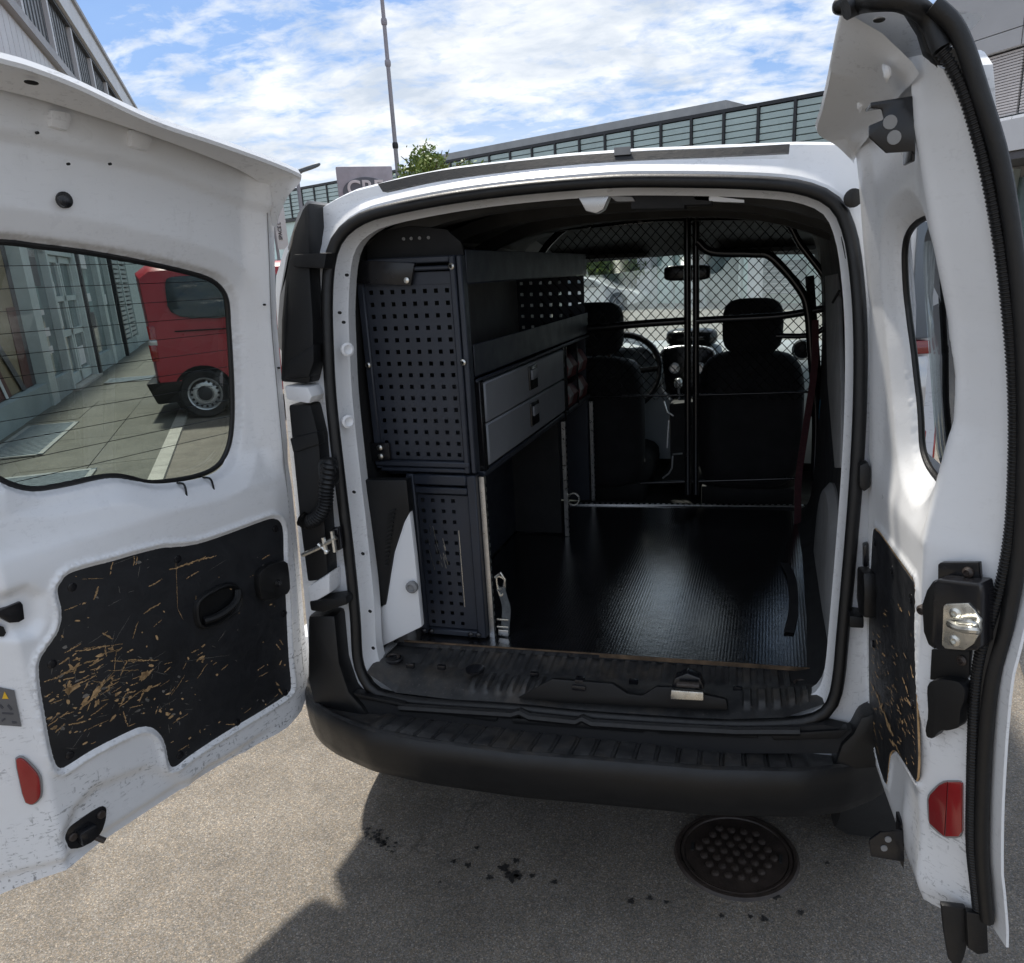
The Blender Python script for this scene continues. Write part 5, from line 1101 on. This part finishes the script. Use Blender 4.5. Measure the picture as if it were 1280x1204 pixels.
# chips and scrapes in the black coat, down to the bare board
rnd = random.Random(21); mb = MB()
def sd1(p, poly):
    a = poly; b = np.roll(poly, -1, 0); ab = b-a; ap = p-a; t = np.clip((ap*ab).sum(1)/np.maximum((ab*ab).sum(1), 1e-12), 0, 1)
    d = np.linalg.norm(ap-t[:, None]*ab, axis=1).min(); cr = (a[:, 1] > p[1]) != (b[:, 1] > p[1])
    with np.errstate(divide='ignore', invalid='ignore'): xi = a[:, 0]+(p[1]-a[:, 1])*ab[:, 0]/ab[:, 1]
    return -d if (cr & (p[0] < xi)).sum() % 2 else d
def chip(D, poly, c, r, el, an, mbx):
    if sd1(np.asarray(c), poly) > -.002-r*el: return
    k = rnd.randint(6, 9); ph = rnd.random()*6.3; ca, sa = math.cos(an), math.sin(an); V = []
    for i in range(k):
        t = ph+2*math.pi*i/k; q = r*rnd.uniform(.55, 1.25); x, y = q*math.cos(t)*el, q*math.sin(t); V.append(np.array([c[0]+x*ca-y*sa, c[1]+x*sa+y*ca]))
    o = [D.P(q[0], q[1], .0044) for q in V]; mbx.add(o, [tuple(range(k))])
def scrape(x0, y0, x1, y1, w, thin=False):
    a, b = np.array(LD.inv(x0, y0, .0045)), np.array(LD.inv(x1, y1, .0045)); d = b-a; ln = np.linalg.norm(d)
    if ln < 1e-4: return
    d /= ln; n = np.array([-d[1], d[0]]); hw = w*.00062; an = math.atan2(d[1], d[0]); t = 0.; off = 0.
    while t < ln:
        f = t/ln; tp = (.45+.55*math.sin(math.pi*min(1, max(.05, f)))); r = hw*tp*rnd.uniform(.45, 1.25); off = off*.9+rnd.gauss(0, hw*.28)
        if rnd.random() > .16: chip(LD, pa, a+d*t+n*off, r, rnd.uniform(1.2, 2.6), an+rnd.gauss(0, .25), mbg if thin else mb)
        t += r*rnd.uniform(1.1, 2.1)
mbg = MB()
strokes = [(84, 862, 92, 858, 13), (120, 868, 126, 860, 9), (66, 896, 74, 892, 9), (178, 844, 184, 840, 9), (186, 862, 190, 858, 7), (136, 812, 142, 810, 6), (306, 878, 310, 872, 8), (254, 828, 256, 825, 8), (104, 878, 110, 872, 8), (141, 700, 137, 718, 2.5), (168, 694, 167, 707, 2), (171, 696, 169, 706, 2), (81, 763, 101, 755, 1.6), (103, 755, 108, 753, 2.5), (116, 750, 124, 733, 3), (180, 767, 201, 755, 3), (129, 792, 142, 798, 3), (166, 798, 173, 777, 1.6), (75, 831, 95, 818, 4), (95, 815, 133, 808, 2.5), (132, 808, 133, 821, 2.5), (143, 838, 145, 815, 1.6), (145, 815, 153, 809, 2.5), (160, 815, 166, 813, 3), (135, 838, 173, 838, 1.2), (110, 834, 130, 822, 3), (95, 833, 92, 842, 3), (78, 864, 120, 845, 2.5), (119, 873, 131, 849, 5), (59, 908, 86, 889, 2.5), (62, 899, 70, 896, 8), (101, 887, 125, 864, 4), (82, 857, 89, 866, 9), (84, 868, 88, 852, 5), (149, 884, 180, 861, 2), (176, 850, 191, 836, 5), (152, 880, 158, 868, 4), (154, 890, 160, 908, 2.5), (160, 908, 170, 904, 2), (176, 848, 182, 842, 8), (178, 868, 187, 858, 4), (247, 826, 256, 821, 6), (240, 815, 248, 812, 4), (253, 808, 255, 806, 5), (205, 830, 215, 828, 1.4), (214, 869, 231, 845, 1.4), (229, 837, 233, 828, 1.3), (247, 848, 259, 830, 1.6), (289, 870, 322, 850, 1.1), (324, 846, 339, 839, 1.6), (303, 885, 312, 872, 5), (348, 862, 353, 868, 3), (345, 853, 349, 857, 3), (248, 889, 262, 881, 1.4), (244, 899, 255, 893, 1.4), (253, 904, 264, 897, 1.8), (223, 939, 236, 931, 1.5), (238, 946, 245, 941, 3), (246, 941, 266, 929, 2), (231, 906, 237, 902, 3), (214, 928, 223, 922, 2.5), (225, 918, 228, 914, 2), (249, 919, 250, 912, 2.5), (220, 704, 222, 760, 1.0), (222, 760, 229, 775, .8), (245, 745, 245, 765, 1.6), (103, 724, 130, 723, .8), (80, 842, 95, 838, 1.6), (100, 850, 118, 842, 2), (118, 838, 128, 830, 4), (64, 880, 80, 873, 2), (70, 915, 80, 905, 3), (105, 862, 112, 852, 3), (126, 858, 140, 846, 2), (140, 866, 152, 858, 1.5), (200, 858, 212, 850, 1), (345, 806, 350, 812, 3), (350, 800, 354, 806, 2)]
for s in strokes: scrape(*s)
for _ in range(420):
    q = rnd.random()
    if q < .42: x, y = rnd.gauss(125, 40), rnd.gauss(862, 34)
    elif q < .72: x, y = rnd.gauss(250, 60), rnd.gauss(895, 34)
    else: x, y = rnd.uniform(60, 358), rnd.uniform(690, 945)
    an = rnd.gauss(-.5, .6); kind_ = rnd.random()
    if kind_ < .48: chip(LD, pa, np.array(LD.inv(x, y, .0045)), rnd.choice((.0007, .0010, .0013, .0018, .0026, .0036)), rnd.uniform(1, 2.6), rnd.gauss(.5, .6), mb if rnd.random() < .7 else mbg)
    elif kind_ < .82: l = rnd.expovariate(1/8)+2; scrape(x, y, x+l*math.cos(an), y+l*math.sin(an), rnd.choice((.9, 1.2)), True)
    else: an = rnd.gauss(-.5, .25); l = rnd.expovariate(1/11)+4; scrape(x, y, x+l*math.cos(an), y+l*math.sin(an), rnd.choice((1.5, 2.2, 3.2)))
mbg.build('pale_scratches', 'scratch', dl, kind='stuff')
mb.build('bare_scrapes', 'wood', dl, kind='stuff')
# pull handle in its oval cup, corner buffer
hp = uvs(LD, [(248, 752), (270, 736), (290, 730), (302, 737), (304, 750), (298, 764), (275, 780), (255, 786), (247, 775)], .012)
hp = resample(cat_closed(hp, 5), 60)
MB().loft([[LD.P(q[0], q[1], .004) for q in offset2(hp, .003)], [LD.P(q[0], q[1], .012) for q in hp], [LD.P(q[0], q[1], .014) for q in offset2(hp, -.004)], [LD.P(q[0], q[1], .010) for q in offset2(hp, -.008)], [LD.P(q[0], q[1], -.0) for q in offset2(hp, -.014)]], True, True).build('pull_handle', 'plastic', dl, True)
MB().tube(cat_open([LD.P(*LD.inv(x, y, .014), .010+.008*math.sin(i*math.pi/4)) for i, (x, y) in enumerate(((256, 777), (272, 770), (287, 759), (296, 748), (299, 738)))], 6), [.009]*25, 8).build('grip', 'plastic', dl, True)
puton(LD, [(325, 714), (340, 705), (360, 700), (363, 720), (364, 741), (345, 750), (328, 752), (324, 735)], .0, .022, 'corner_buffer', 'rubber', dl, .006, 1); disc(LD, 347, 729, .022, .009, 'buffer_screw', 'gloss', dl, .003)
disc(LD, 347, 729, .024, .004, 'buffer_screw', 'pit', dl, .002)
disc(LD, 80, 250, -.028, .0135, 'plug', 'rubber', dl, .005); disc(LD, 80, 251, -.020, .010, 'plug_dish', 'gloss', dl, .003)
# bottom latch
puton(LD, [(80, 1046), (84, 1036), (112, 1016), (128, 1007), (134, 1010), (133, 1025), (128, 1040), (118, 1052), (100, 1061), (86, 1062)], -.016, -.004, 'latch_plate', 'gloss', dl, .003, 1)
for x, y in ((91, 1046), (126, 1018)): disc(LD, x, y, -.004, .0085, 'latch_bolt', 'iron', dl, .005)
pb = LD.P(*LD.inv(108, 1042, .0), .0); MB().box(pb, (.035, .03, .03), [LD.U, LD.N, (0, 0, 1)]).build('latch_block', 'gloss', dl, bevel=.005); MB().tube([pb, LD.P(*LD.inv(131, 1051, .02), .02)], .006, 8).build('latch_pin', 'iron', dl, True)
# features on the shut face: reflector, sticker, lock pocket
SN = (LD.N*.10+LD.U*.085); SN = SN/np.linalg.norm(SN); ST = np.cross(SN, (0, 0, 1)); 
def on_shut(x, y, o=0.):
    z = 1.; base = None
    for _ in range(20):
        base = LD.P(.664, z, .003)+SN*o; z = .5*z+.5*onP(x, y, base, SN)[2]
    return onP(x, y, base, SN)
def shutp(px, name, mat, h=.004, bev=.0015, rnd=0):
    q = [on_shut(x, y, .001) for x, y in px]; q = chaikin(q, rnd) if rnd else q; return MB().prism(q, SN*h).build(name, mat, dl, bevel=bev)
shutp([(18, 948), (24, 944), (32, 946), (48, 962), (53, 972), (54, 994), (47, 1003), (40, 1006), (30, 1002)], 'reflector_rim', 'trim_grey', .003, .001, 1)
shutp([(20, 948), (25, 946), (31, 948), (46, 963), (51, 973), (52, 993), (46, 1001), (40, 1004), (31, 1000)], 'reflector', 'red_lens', .007, .002, 1)
shutp([(-6, 858), (18, 863), (27, 908), (-2, 906)], 'warning_sticker', 'label', .0012, 0); shutp([(3, 873), (6, 864), (11, 873)], 'warning_triangle', 'yellow', .002, 0)
for px in (((0, 879), (5, 884), (3, 886), (-2, 881)), ((11, 880), (16, 886), (14, 888), (9, 882)), ((3, 890), (17, 891), (17, 893), (3, 892)), ((2, 900), (6, 897), (7, 899), (3, 902)), ((15, 901), (21, 902), (21, 904), (16, 904))): shutp(px, 'sticker_drawing', 'ink', .002, 0)
puton(LD, [(-8, 768), (2, 762), (26, 752), (29, 756), (31, 774), (24, 778), (12, 779), (0, 772)], -.03, -.004, 'lock_pocket', 'gloss', dl, .002); puton(LD, [(0, 782), (5, 784), (8, 791), (5, 796), (0, 796), (-5, 790)], -.05, -.008, 'lock_hole', 'pit', dl, .001)
# header flange that laps over the roof when shut
fo = [(345, 292, .004), (347, 278, .020), (352, 262, .045), (361, 244, .075), (376, 226, .10), (367, 218, .10), (330, 203, .10), (270, 182, .10), (190, 155, .10), (100, 113, .10), (40, 90, .10), (0, 79, .10), (-60, 62, .10)]
fi = [(345, 292, .0), (345, 283, .0), (344, 266, .0), (341, 248, .0), (334, 236, .0), (325, 228, .0), (300, 213, .0), (260, 196, .0), (190, 170, .0), (100, 140, .0), (40, 122, .0), (0, 112, .0), (-60, 96, .0)]
def frow(D, pts): return cat_open([D.P(*D.inv(x, y, w), w) for x, y, w in pts], 6)
A, B = frow(LD, fi), frow(LD, fo)
mid = [a*.55+b*.45+np.array([0, 0, .012]) for a, b in zip(A, B)]; top = [b+np.array([0, 0, .016])-LD.N*.004 for b in B]; back = [a+np.array([0, 0, .05])-LD.N*.09 for a in A]
MB().loft([A, mid, [m_*.3+b*.7+np.array([0, 0, .002]) for m_, b in zip(mid, B)], B, [b+LD.N*.003+np.array([0, 0, .006]) for b in B], top, back]).build('header_flange', 'white', dl, True)
for x, y in ((78, 150), (178, 175)):
    MB().prism([LD.P(*LD.inv(x+dx, y+dy, -.006), -.006) for dx, dy in ((-14, -14), (10, -10), (14, 0), (8, 14), (-14, 8))], -LD.N*.04).build('flange_brace', 'white', dl, bevel=.006)
c = LD.P(*LD.inv(40, 107, .055), .055); MB().sell(c+(0, 0, .004), (.022, .010, .006), 2.2, 12, 6, [LD.U, LD.N, (0, 0, 1)]).build('flange_slot', 'pit', dl, True)
for x, y in ((35, 1000), ): pass

# ---------------- right door
dr_ = bpy.data.objects.new('rear_door', None); COL.objects.link(dr_); dr_.parent = van; dr_['label'] = 'narrow right rear door seen almost edge-on, carrying the latch and ribbed centre seal'
winR = uvs(RD, [(1165, 272), (1154, 277), (1146, 287), (1141, 303), (1140, 330), (1143, 380), (1147, 430), (1150, 480), (1153, 520), (1156, 558), (1162, 580), (1170, 594), (1177, 602), (1182, 588), (1188, 560), (1193, 520), (1195, 480), (1195, 440), (1191, 395), (1186, 350), (1180, 318), (1173, 288)], -.052)
winR = resample(cat_closed(winR, 5), 110); wr = np.array(winR)
panR = uvs(RD, [(1091, 668), (1095, 664), (1100, 668), (1120, 697), (1139, 724), (1143, 735), (1143, 800), (1145, 880), (1147, 940), (1146, 970), (1144, 976), (1138, 966), (1128, 950), (1121, 940), (1116, 938), (1112, 943), (1110, 958), (1108, 978), (1105, 976), (1097, 950), (1090, 915), (1087, 880), (1086, 820), (1087, 760)], .003)
panR = resample(cat_closed(panR, 3), 120); pr_ = np.array(panR)
ZR = [.45, .534, .643, .734, .877, .973, 1.064, 1.163, 1.303, 1.422, 1.545, 1.652, 1.735, 1.79]; WR = [-.075, -.071, -.058, -.056, -.056, -.058, -.075, -.091, -.089, -.082, -.071, -.057, -.038, -.015]
ZG = [.5, .62, .72, .98, 1.14, 1.197, 1.265, 1.324, 1.393, 1.493, 1.589, 1.665, 1.72, 1.78]; WG = [.0, -.004, -.001, 0, -.001, -.016, -.031, -.043, -.043, -.032, -.020, -.012, -.006, -.008]
def wfR(V):
    u, z = V[:, 0], V[:, 1]; dw = sdf(V, wr); dp = sdf(V, pr_)
    wg = np.interp(z, ZG, WG); w = wg*sst(u, .05, .38) - .010*sst(u, .02, .09)*sst(z, 1.12, 1.22)*(1-sst(u, .3, .40))
    w = w - .016*np.clip(1-(dw-.008)/.034, 0, 1)*(u < .42) - .010*(1-sst(dw, .001, .010))
    w = w + .005*np.exp(-((dp-.008)/.005)**2)*(u < .405) - .003*(1-sst(dp, -.004, .003))
    w = w + .006*np.exp(-((u-.388)/.012)**2)*sst(z, 1.12, 1.2)
    t = np.clip((u-.40)/.06, 0, 1); w = w*(1-t) + np.interp(z, ZR, WR)*t
    w = w - .02*sst(.50-z, -.03, .05)
    w = w + .010*np.exp(-((u-.33)/.03)**2-((z-.60)/.05)**2)
    return w
outR = [np.array(q) for q in ((.0, 1.74), (.0, 1.2), (.0, .62), (.02, .56), (.06, .52), (.16, .50), (.26, .485), (.33, .475), (.40, .478), (.46, .49), (.462, .8), (.462, 1.2), (.462, 1.6), (.462, 1.775), (.43, 1.80), (.36, 1.81), (.2, 1.80), (.06, 1.775))]
outR = resample(outR, 240)
sheet('inner_panel', 'door_white', RD, outR, [wr], wfR, .0065, dr_, loops=[resample(list(offset2(wr, d)), 90) for d in (.006, .012, .03, .045)] + [offset2(pr_, d) for d in (-.003, .004, .008, .013)])
skinR = lambda z: float(np.interp(z, ZR, WR))-.032
shell(RD, outR, wr, wfR, lambda u, z: -.078*(1-float(sst(u, .39, .46)))+min(-.078, skinR(z))*float(sst(u, .39, .46)), dr_, False, [np.array((max(.02, q[0]-(.13 if q[0] < .26 else 0)), q[1])) for q in winR])
# skin overhang past the seal
zs_ = np.linspace(.50, 1.50, 30); MB().loft([[RD.P(.462, z, skinR(z)+.004) for z in zs_], [RD.P(.484+.024*(1-float(sst(z, .95, 1.25))), z, skinR(z)+.002-.006) for z in zs_], [RD.P(.484+.024*(1-float(sst(z, .95, 1.25))), z, skinR(z)-.008) for z in zs_], [RD.P(.462, z, skinR(z)-.006) for z in zs_]]).build('skin_lip', 'white', dr_, True)
slab_on(RD, resample(list(offset2(wr, .004)), 110), -.074, -.071, 'window_glass', 'glass_door', dr_, 0)
MB().tube([RD.P(q[0], q[1], wfR(np.array([q]))[0]-.002) for q in offset2(wr, .001)], .0055, 8, True).build('window_seal', 'rubber', dr_, True)
slab_on(RD, panR, -.001, .0035, 'trim_panel', 'hard', dr_, .001)
ed = [q for q in offset2(pr_, -.001)]; MB().tube([RD.P(q[0], q[1], .0005) for q in ed], .0022, 5, True).build('panel_edge', 'wood', dr_)
rnd = random.Random(4); mbL = mb; mb = MB(); LD_keep, pa_keep = LD, pa
LD, pa = RD, pr_
for s in [(1088, 853, 1096, 872, 5), (1096, 868, 1103, 890, 6), (1104, 890, 1110, 905, 9), (1108, 902, 1116, 922, 11), (1112, 925, 1120, 932, 8), (1128, 848, 1136, 868, 6), (1138, 832, 1141, 846, 4), (1122, 755, 1127, 764, 4), (1130, 900, 1134, 908, 4), (1092, 905, 1096, 925, 3), (1095, 930, 1099, 944, 3), (1120, 935, 1123, 941, 4), (1099, 884, 1103, 880, 5), (1133, 872, 1138, 880, 5)]: scrape(*s)
for _ in range(110): 
    x = rnd.uniform(1088, 1143); y = 840+(x-1088)*1.4+rnd.gauss(0, 26) if rnd.random() < .7 else rnd.uniform(760, 930)
    scrape(x, y, x+rnd.uniform(1, 4), y+rnd.uniform(2, 8), rnd.choice((1, 1.5, 2.5, 4)))
LD, pa = LD_keep, pa_keep
mb.build('bare_scrapes', 'wood', dr_, kind='stuff')
for x, y in ((1094, 678), (1115, 712), (1139, 748), (1091, 805), (1141, 880)): disc(RD, x, y, .0035, .008, 'panel_plug', 'gloss', dr_, .002)
# grab pad at the hinge edge
bp_ = [RD.P(*RD.inv(x, y, w), w) for x, y, w in ((1079, 727, .030), (1085, 726, .030), (1097, 742, .012), (1099, 758, .006), (1096, 785, .006), (1088, 785, .02), (1080, 770, .030))]
MB().prism([RD.P(u, z, .0) for u, z in ((.02, .955), (.085, .965), (.095, .93), (.09, .87), (.04, .855), (.015, .88))], RD.N*.026).build('corner_buffer', 'rubber', dr_, bevel=.008)
# shut face frame on the free edge
def RSN(z):
    w0, w1 = np.interp(z, ZG, WG), np.interp(z, ZR, WR); d = RD.U*.06+RD.N*(w1-w0); d /= np.linalg.norm(d); n = np.cross(d, (0, 0, 1)); n = n if n@(CAM-RD.P(.43, z, 0)) > 0 else -n; return n/np.linalg.norm(n)
def on_shutR(x, y, o=0., zf=None):
    z = 1.
    for _ in range(24):
        zz = z if zf is None else zf; n = RSN(zz); w0 = float(np.interp(zz, ZG, WG)); base = RD.P(.40, z, w0)+n*o; z = .5*z+.5*onP(x, y, base, n)[2]
    return onP(x, y, base, n), n
def shutR(px, name, mat, o0, o1, bev=.002, rnd=0, zf=None):
    zc = on_shutR(np.mean([p[0] for p in px]), np.mean([p[1] for p in px]))[0][2] if zf is None else zf
    q = [on_shutR(x, y, o1, zc)[0] for x, y in px]; n = RSN(zc); q = chaikin(q, rnd) if rnd else q
    return MB().prism(q, -n*(o1-o0)).build(name, mat, dr_, bevel=bev)
zf = .98
shutR([(1172, 706), (1176, 703), (1223, 703), (1225, 730), (1172, 730)], 'latch_tab', 'gloss', -.004, .006, .002, zf=zf)
lb = shutR([(1166, 728), (1172, 724), (1224, 730), (1226, 745), (1226, 808), (1222, 814), (1172, 814), (1163, 805)], 'latch_body', 'gloss', -.005, .034, .006, zf=zf)
shutR([(1152, 756), (1158, 738), (1166, 726), (1170, 730), (1168, 812), (1160, 806), (1154, 790)], 'latch_side', 'plastic', -.01, .020, .003, zf=zf)
pl_ = shutR([(1179, 758), (1182, 755), (1210, 754), (1218, 763), (1225, 776), (1225, 790), (1217, 805), (1205, 813), (1181, 811), (1177, 806)], 'striker_plate', 'zinc', .030, .038, .0015, zf=zf)
for x, y in ((1194, 767), (1193, 801)): 
    c, n = on_shutR(x, y, .038, zf); MB().lathe(c, n, [(.0085, -.002), (.0085, .0015), (.0045, .003), (.0035, -.0005), (0, -.0005)], 16).build('plate_screw', 'zinc', dr_, True)
P_ = [on_shutR(x, y, o, zf)[0] for x, y, o in ((1187, 779, .036), (1189, 781, .052), (1200, 786, .058), (1218, 788, .058), (1222, 789, .036))]
MB().tube(cat_open(P_, 5), .0055, 8).build('striker_loop', 'zinc', dr_, True)
P_ = [on_shutR(x, y, o, zf)[0] for x, y, o in ((1187, 779, .040), (1200, 777, .050), (1216, 779, .050), (1220, 785, .04))]
MB().tube(cat_open(P_, 5), .0045, 8).build('striker_loop', 'zinc', dr_, True)
for x, y in ((1211, 715), (1153, 762), (1203, 825)): c, n = on_shutR(x, y, .006, zf); MB().lathe(c, n, [(.008, -.004), (.008, .004), (.0045, .007), (.003, .003)], 14).build('latch_bolt', 'iron', dr_, True)
shutR([(1164, 812), (1212, 814), (1211, 845), (1205, 852), (1162, 850)], 'lower_bracket', 'plastic', -.004, .006, .002, zf=.93)
shutR([(1158, 860), (1162, 852), (1176, 849), (1198, 852), (1206, 862), (1205, 876), (1200, 888), (1199, 910), (1184, 914), (1178, 913), (1172, 916), (1166, 924), (1158, 922), (1156, 912), (1160, 895)], 'lock_cover', 'plastic', -.004, .022, .006, 1, zf=.88)
shutR([(1158, 1000), (1160, 992), (1172, 980), (1180, 976), (1200, 976), (1203, 980), (1203, 1040), (1199, 1048), (1182, 1048), (1172, 1042), (1160, 1030)], 'reflector_rim', 'trim_grey', -.002, .003, .001, 1, zf=.72)
shutR([(1160, 1000), (1162, 994), (1173, 982), (1181, 978), (1184, 978), (1180, 1046), (1173, 1040), (1161, 1029)], 'reflector', 'red_dark', -.002, .006, .0015, zf=.72)
shutR([(1185, 978), (1199, 978), (1202, 981), (1202, 1040), (1198, 1046), (1181, 1046)], 'reflector', 'red_lens', -.002, .006, .0015, zf=.72)
# top and bottom catch brackets on the inner face
def rw(px, w0, w1, name, mat, **k): return puton(RD, px, w0, w1, name, mat, dr_, **k)
tb = [(1088, 127), (1095, 136), (1125, 134), (1142, 128), (1145, 122), (1120, 123)]
def brk(pts, d, name): # plate standing off the face
    return MB().prism(pts, d).build(name, 'gloss', dr_, bevel=.002)
U0, Z0 = RD.inv(1143, 160, .0)
def bp2(x, y, w): u = U0-.01; return onP(x, y, RD.P(u, 1.7, 0), RD.U)
pl1 = [bp2(x, y, 0) for x, y in ((1087, 129), (1145, 120), (1143, 195), (1139, 190), (1107, 192), (1085, 172), (1085, 158), (1104, 150), (1101, 137), (1088, 136))]
brk(pl1, RD.U*.006, 'top_catch'); brk([bp2(x, y, 0) for x, y in ((1141, 118), (1147, 118), (1144, 202), (1140, 202))], -RD.U*.05, 'catch_base'); brk([bp2(x, y, 0) for x, y in ((1088, 130), (1144, 121), (1144, 124), (1088, 134))], -RD.U*.035, 'catch_flange')
for x, y in ((1111, 154), (1116, 173)): MB().lathe(bp2(x, y, 0)+RD.U*.008, RD.U, [(.009, -.004), (.009, .0005), (0, .0005)], 14).build('catch_hole', 'trim_grey', dr_)
def bp3(x, y): return onP(x, y, RD.P(.31, .55, 0), RD.U)
brk([bp3(x, y) for x, y in ((1086, 1048), (1100, 1038), (1128, 1036), (1130, 1075), (1122, 1074), (1088, 1068))], RD.U*.006, 'bottom_catch'); brk([bp3(x, y) for x, y in ((1126, 1032), (1131, 1032), (1130, 1088), (1126, 1080))], -RD.U*.04, 'catch_base')
for x, y in ((1109, 1046), (1104, 1057)): MB().lathe(bp3(x, y)+RD.U*.008, RD.U, [(.006, -.004), (.006, .0005), (0, .0005)], 12).build('catch_hole', 'trim_grey', dr_)
# crumpled lower corner
rnd = random.Random(2)
cp_ = [(1130, 1000), (1150, 1010), (1160, 1030), (1172, 1052), (1170, 1075), (1176, 1100), (1160, 1118), (1140, 1108), (1131, 1090), (1130, 1050)]
# centre seal: ribbed inner lip and round outer tube down the free edge
def seal_line(px, u, o=0.): return cat_open([RD.P(u, *RD.inv_u(x, y, u)) for x, y in px], 8)
s1 = seal_line([(1178, 62), (1192, 84), (1210, 126), (1232, 205), (1250, 300), (1262, 400), (1268, 480), (1269, 560), (1264, 660), (1250, 740), (1228, 810), (1220, 860), (1217, 920), (1215, 1000), (1215, 1060), (1220, 1110), (1224, 1150)], .470)
k = resample(s1, 1000, False); MB().tube(k, [.0088+.0008*(1 if i % 4 < 2 else -1) for i in range(len(k))], 9).build('centre_seal_lip', 'rubber', dr_, True)
s2 = seal_line([(1166, 6), (1190, 28), (1207, 62), (1226, 120), (1250, 200), (1267, 300), (1277, 400), (1281, 500), (1280, 600), (1274, 690), (1258, 780), (1240, 850), (1232, 920), (1228, 1000), (1227, 1060), (1230, 1110), (1234, 1150)], .480)
MB().tube(resample(s2, 160, False), .0108, 10).build('centre_seal', 'rubber', dr_, True)
s3 = [p-RD.N*.012 for p in resample(s1, 160, False)]; MB().tube(s3, .011, 8).build('seal_base', 'rubber', dr_, True)
# black cap at the top corner and torn tail of the seal at the bottom
flo = [(1068, 205, .003), (1060, 196, .015), (1045, 182, .04), (1022, 166, .075), (1028, 138, .075), (1035, 108, .075), (1041, 78, .075), (1047, 48, .075), (1055, 14, .075)]
fli = [(1068, 205, .0), (1069, 198, .0), (1073, 188, .0), (1085, 172, .0), (1098, 156, .0), (1112, 138, .0), (1126, 118, .0), (1138, 106, .0), (1149, 92, -.004)]
A, B = frow(RD, fli), frow(RD, flo)
mid = [a*.5+b*.5+np.array([0, 0, .010]) for a, b in zip(A, B)]
MB().loft([A, [a*.9+b*.1+np.array([0, 0, .006]) for a, b in zip(A, B)], mid, B, [b+RD.N*.003+np.array([0, 0, .006]) for b in B], [b+np.array([0, 0, .014])-RD.N*.006 for b in B], [a+np.array([0, 0, .06])-RD.N*.07 for a in A]]).build('header_flange', 'white', dr_, True)
def fl(x, y, w=.04): return RD.P(*RD.inv(x, y, w), w)
for px in (((1104, 82), (1109, 90), (1108, 102)), ((1070, 120), (1075, 130), (1074, 140))): MB().tube(cat_open([fl(x, y, .028) for x, y in px], 5), [.002, .003, .004, .005, .005, .005, .005, .005, .004, .003, .002], 8).build('flange_brace', 'white', dr_, True)
MB().sell(fl(1099, 25, .055), (.014, .014, .005), 2.2, 12, 6, [RD.U, RD.N, (0, 0, 1)]).build('flange_slot', 'pit', dr_, True)
e0, e1 = B[-1], A[-1]
cap = cat_open([fl(1057, 12, .078), fl(1075, 4, .06), fl(1100, 0, .045), fl(1130, 2, .02), RD.P(.462, *RD.inv_u(1160, 22, .462)), RD.P(.47, *RD.inv_u(1178, 62, .47))], 8)
MB().tube(resample(cap, 40, False), .0125, 10).build('seal_cap', 'rubber', dr_, True); MB().sell(e0+np.array([0, 0, .006]), (.03, .026, .020), 2.5).build('seal_end', 'rubber', dr_, True)
q = [RD.P(.455, *RD.inv_u(x, y, .455)) for x, y in ((1130, 8), (1160, 20), (1180, 60), (1188, 100), (1176, 90), (1166, 72), (1158, 66), (1150, 40))]
MB().prism(q, -RD.U*.02).build('seal_web', 'rubber', dr_, bevel=.004)
tl = [RD.P(.47, *RD.inv_u(x, y, .47)) for x, y in ((1177, 1132), (1208, 1136), (1214, 1160), (1206, 1196), (1198, 1215), (1186, 1200), (1180, 1165))]
MB().prism(tl, -RD.U*.012).build('seal_tail', 'rubber', dr_, bevel=.003); MB().prism([RD.P(.48, *RD.inv_u(x, y, .48)) for x, y in ((1208, 1140), (1234, 1145), (1236, 1192), (1222, 1194), (1210, 1186))], -RD.U*.012).build('seal_tail', 'rubber', dr_, bevel=.003)

# small details: hem line, weld dimples, tow cover, grit
MB().tube(cat_open([LD.P(.0205, z, -.001) for z in np.linspace(.56, 1.70, 14)], 3), .0013, 5).build('hem_line', 'trim_grey', dl, True)
for x, y in ((331, 381), (349, 460), (86, 205), (138, 205), (47, 166)): disc(LD, x, y, -.012 if x < 200 else .0, .0022, 'dimple', 'pit', dl, .002)
tq = [onP(x, y, (0, -.075, 0), (0, 1, 0)) for x, y in ((440, 914), (446, 941), (462, 945), (458, 918))]
MB().tube(tq, .0012, 4, True).build('tow_cover_seam', 'pit', van)
rnd = random.Random(77); mb = MB()
for _ in range(900):
    x = rnd.uniform(-2.6, 2.2); y = rnd.uniform(-.7, 2.2); r = .0012+.0022*rnd.random()**3
    if -.9 < x < .9 and y > .55: continue
    c = np.array([x, y, r*.5]); a = rnd.random()*6.3
    mb.add([c+r*np.array([math.cos(a), math.sin(a), 0]), c+r*np.array([math.cos(a+2.1), math.sin(a+2.1), .1]), c+r*np.array([math.cos(a+4.0), math.sin(a+4.0), 0]), c+np.array([0, 0, r*.8]), c-np.array([0, 0, r*.6])], [(0, 1, 3), (1, 2, 3), (2, 0, 3), (1, 0, 4), (2, 1, 4), (0, 2, 4)])
o = mb.build('grit', 'grit', kind='stuff'); o['label'] = 'loose grit scattered over the asphalt'
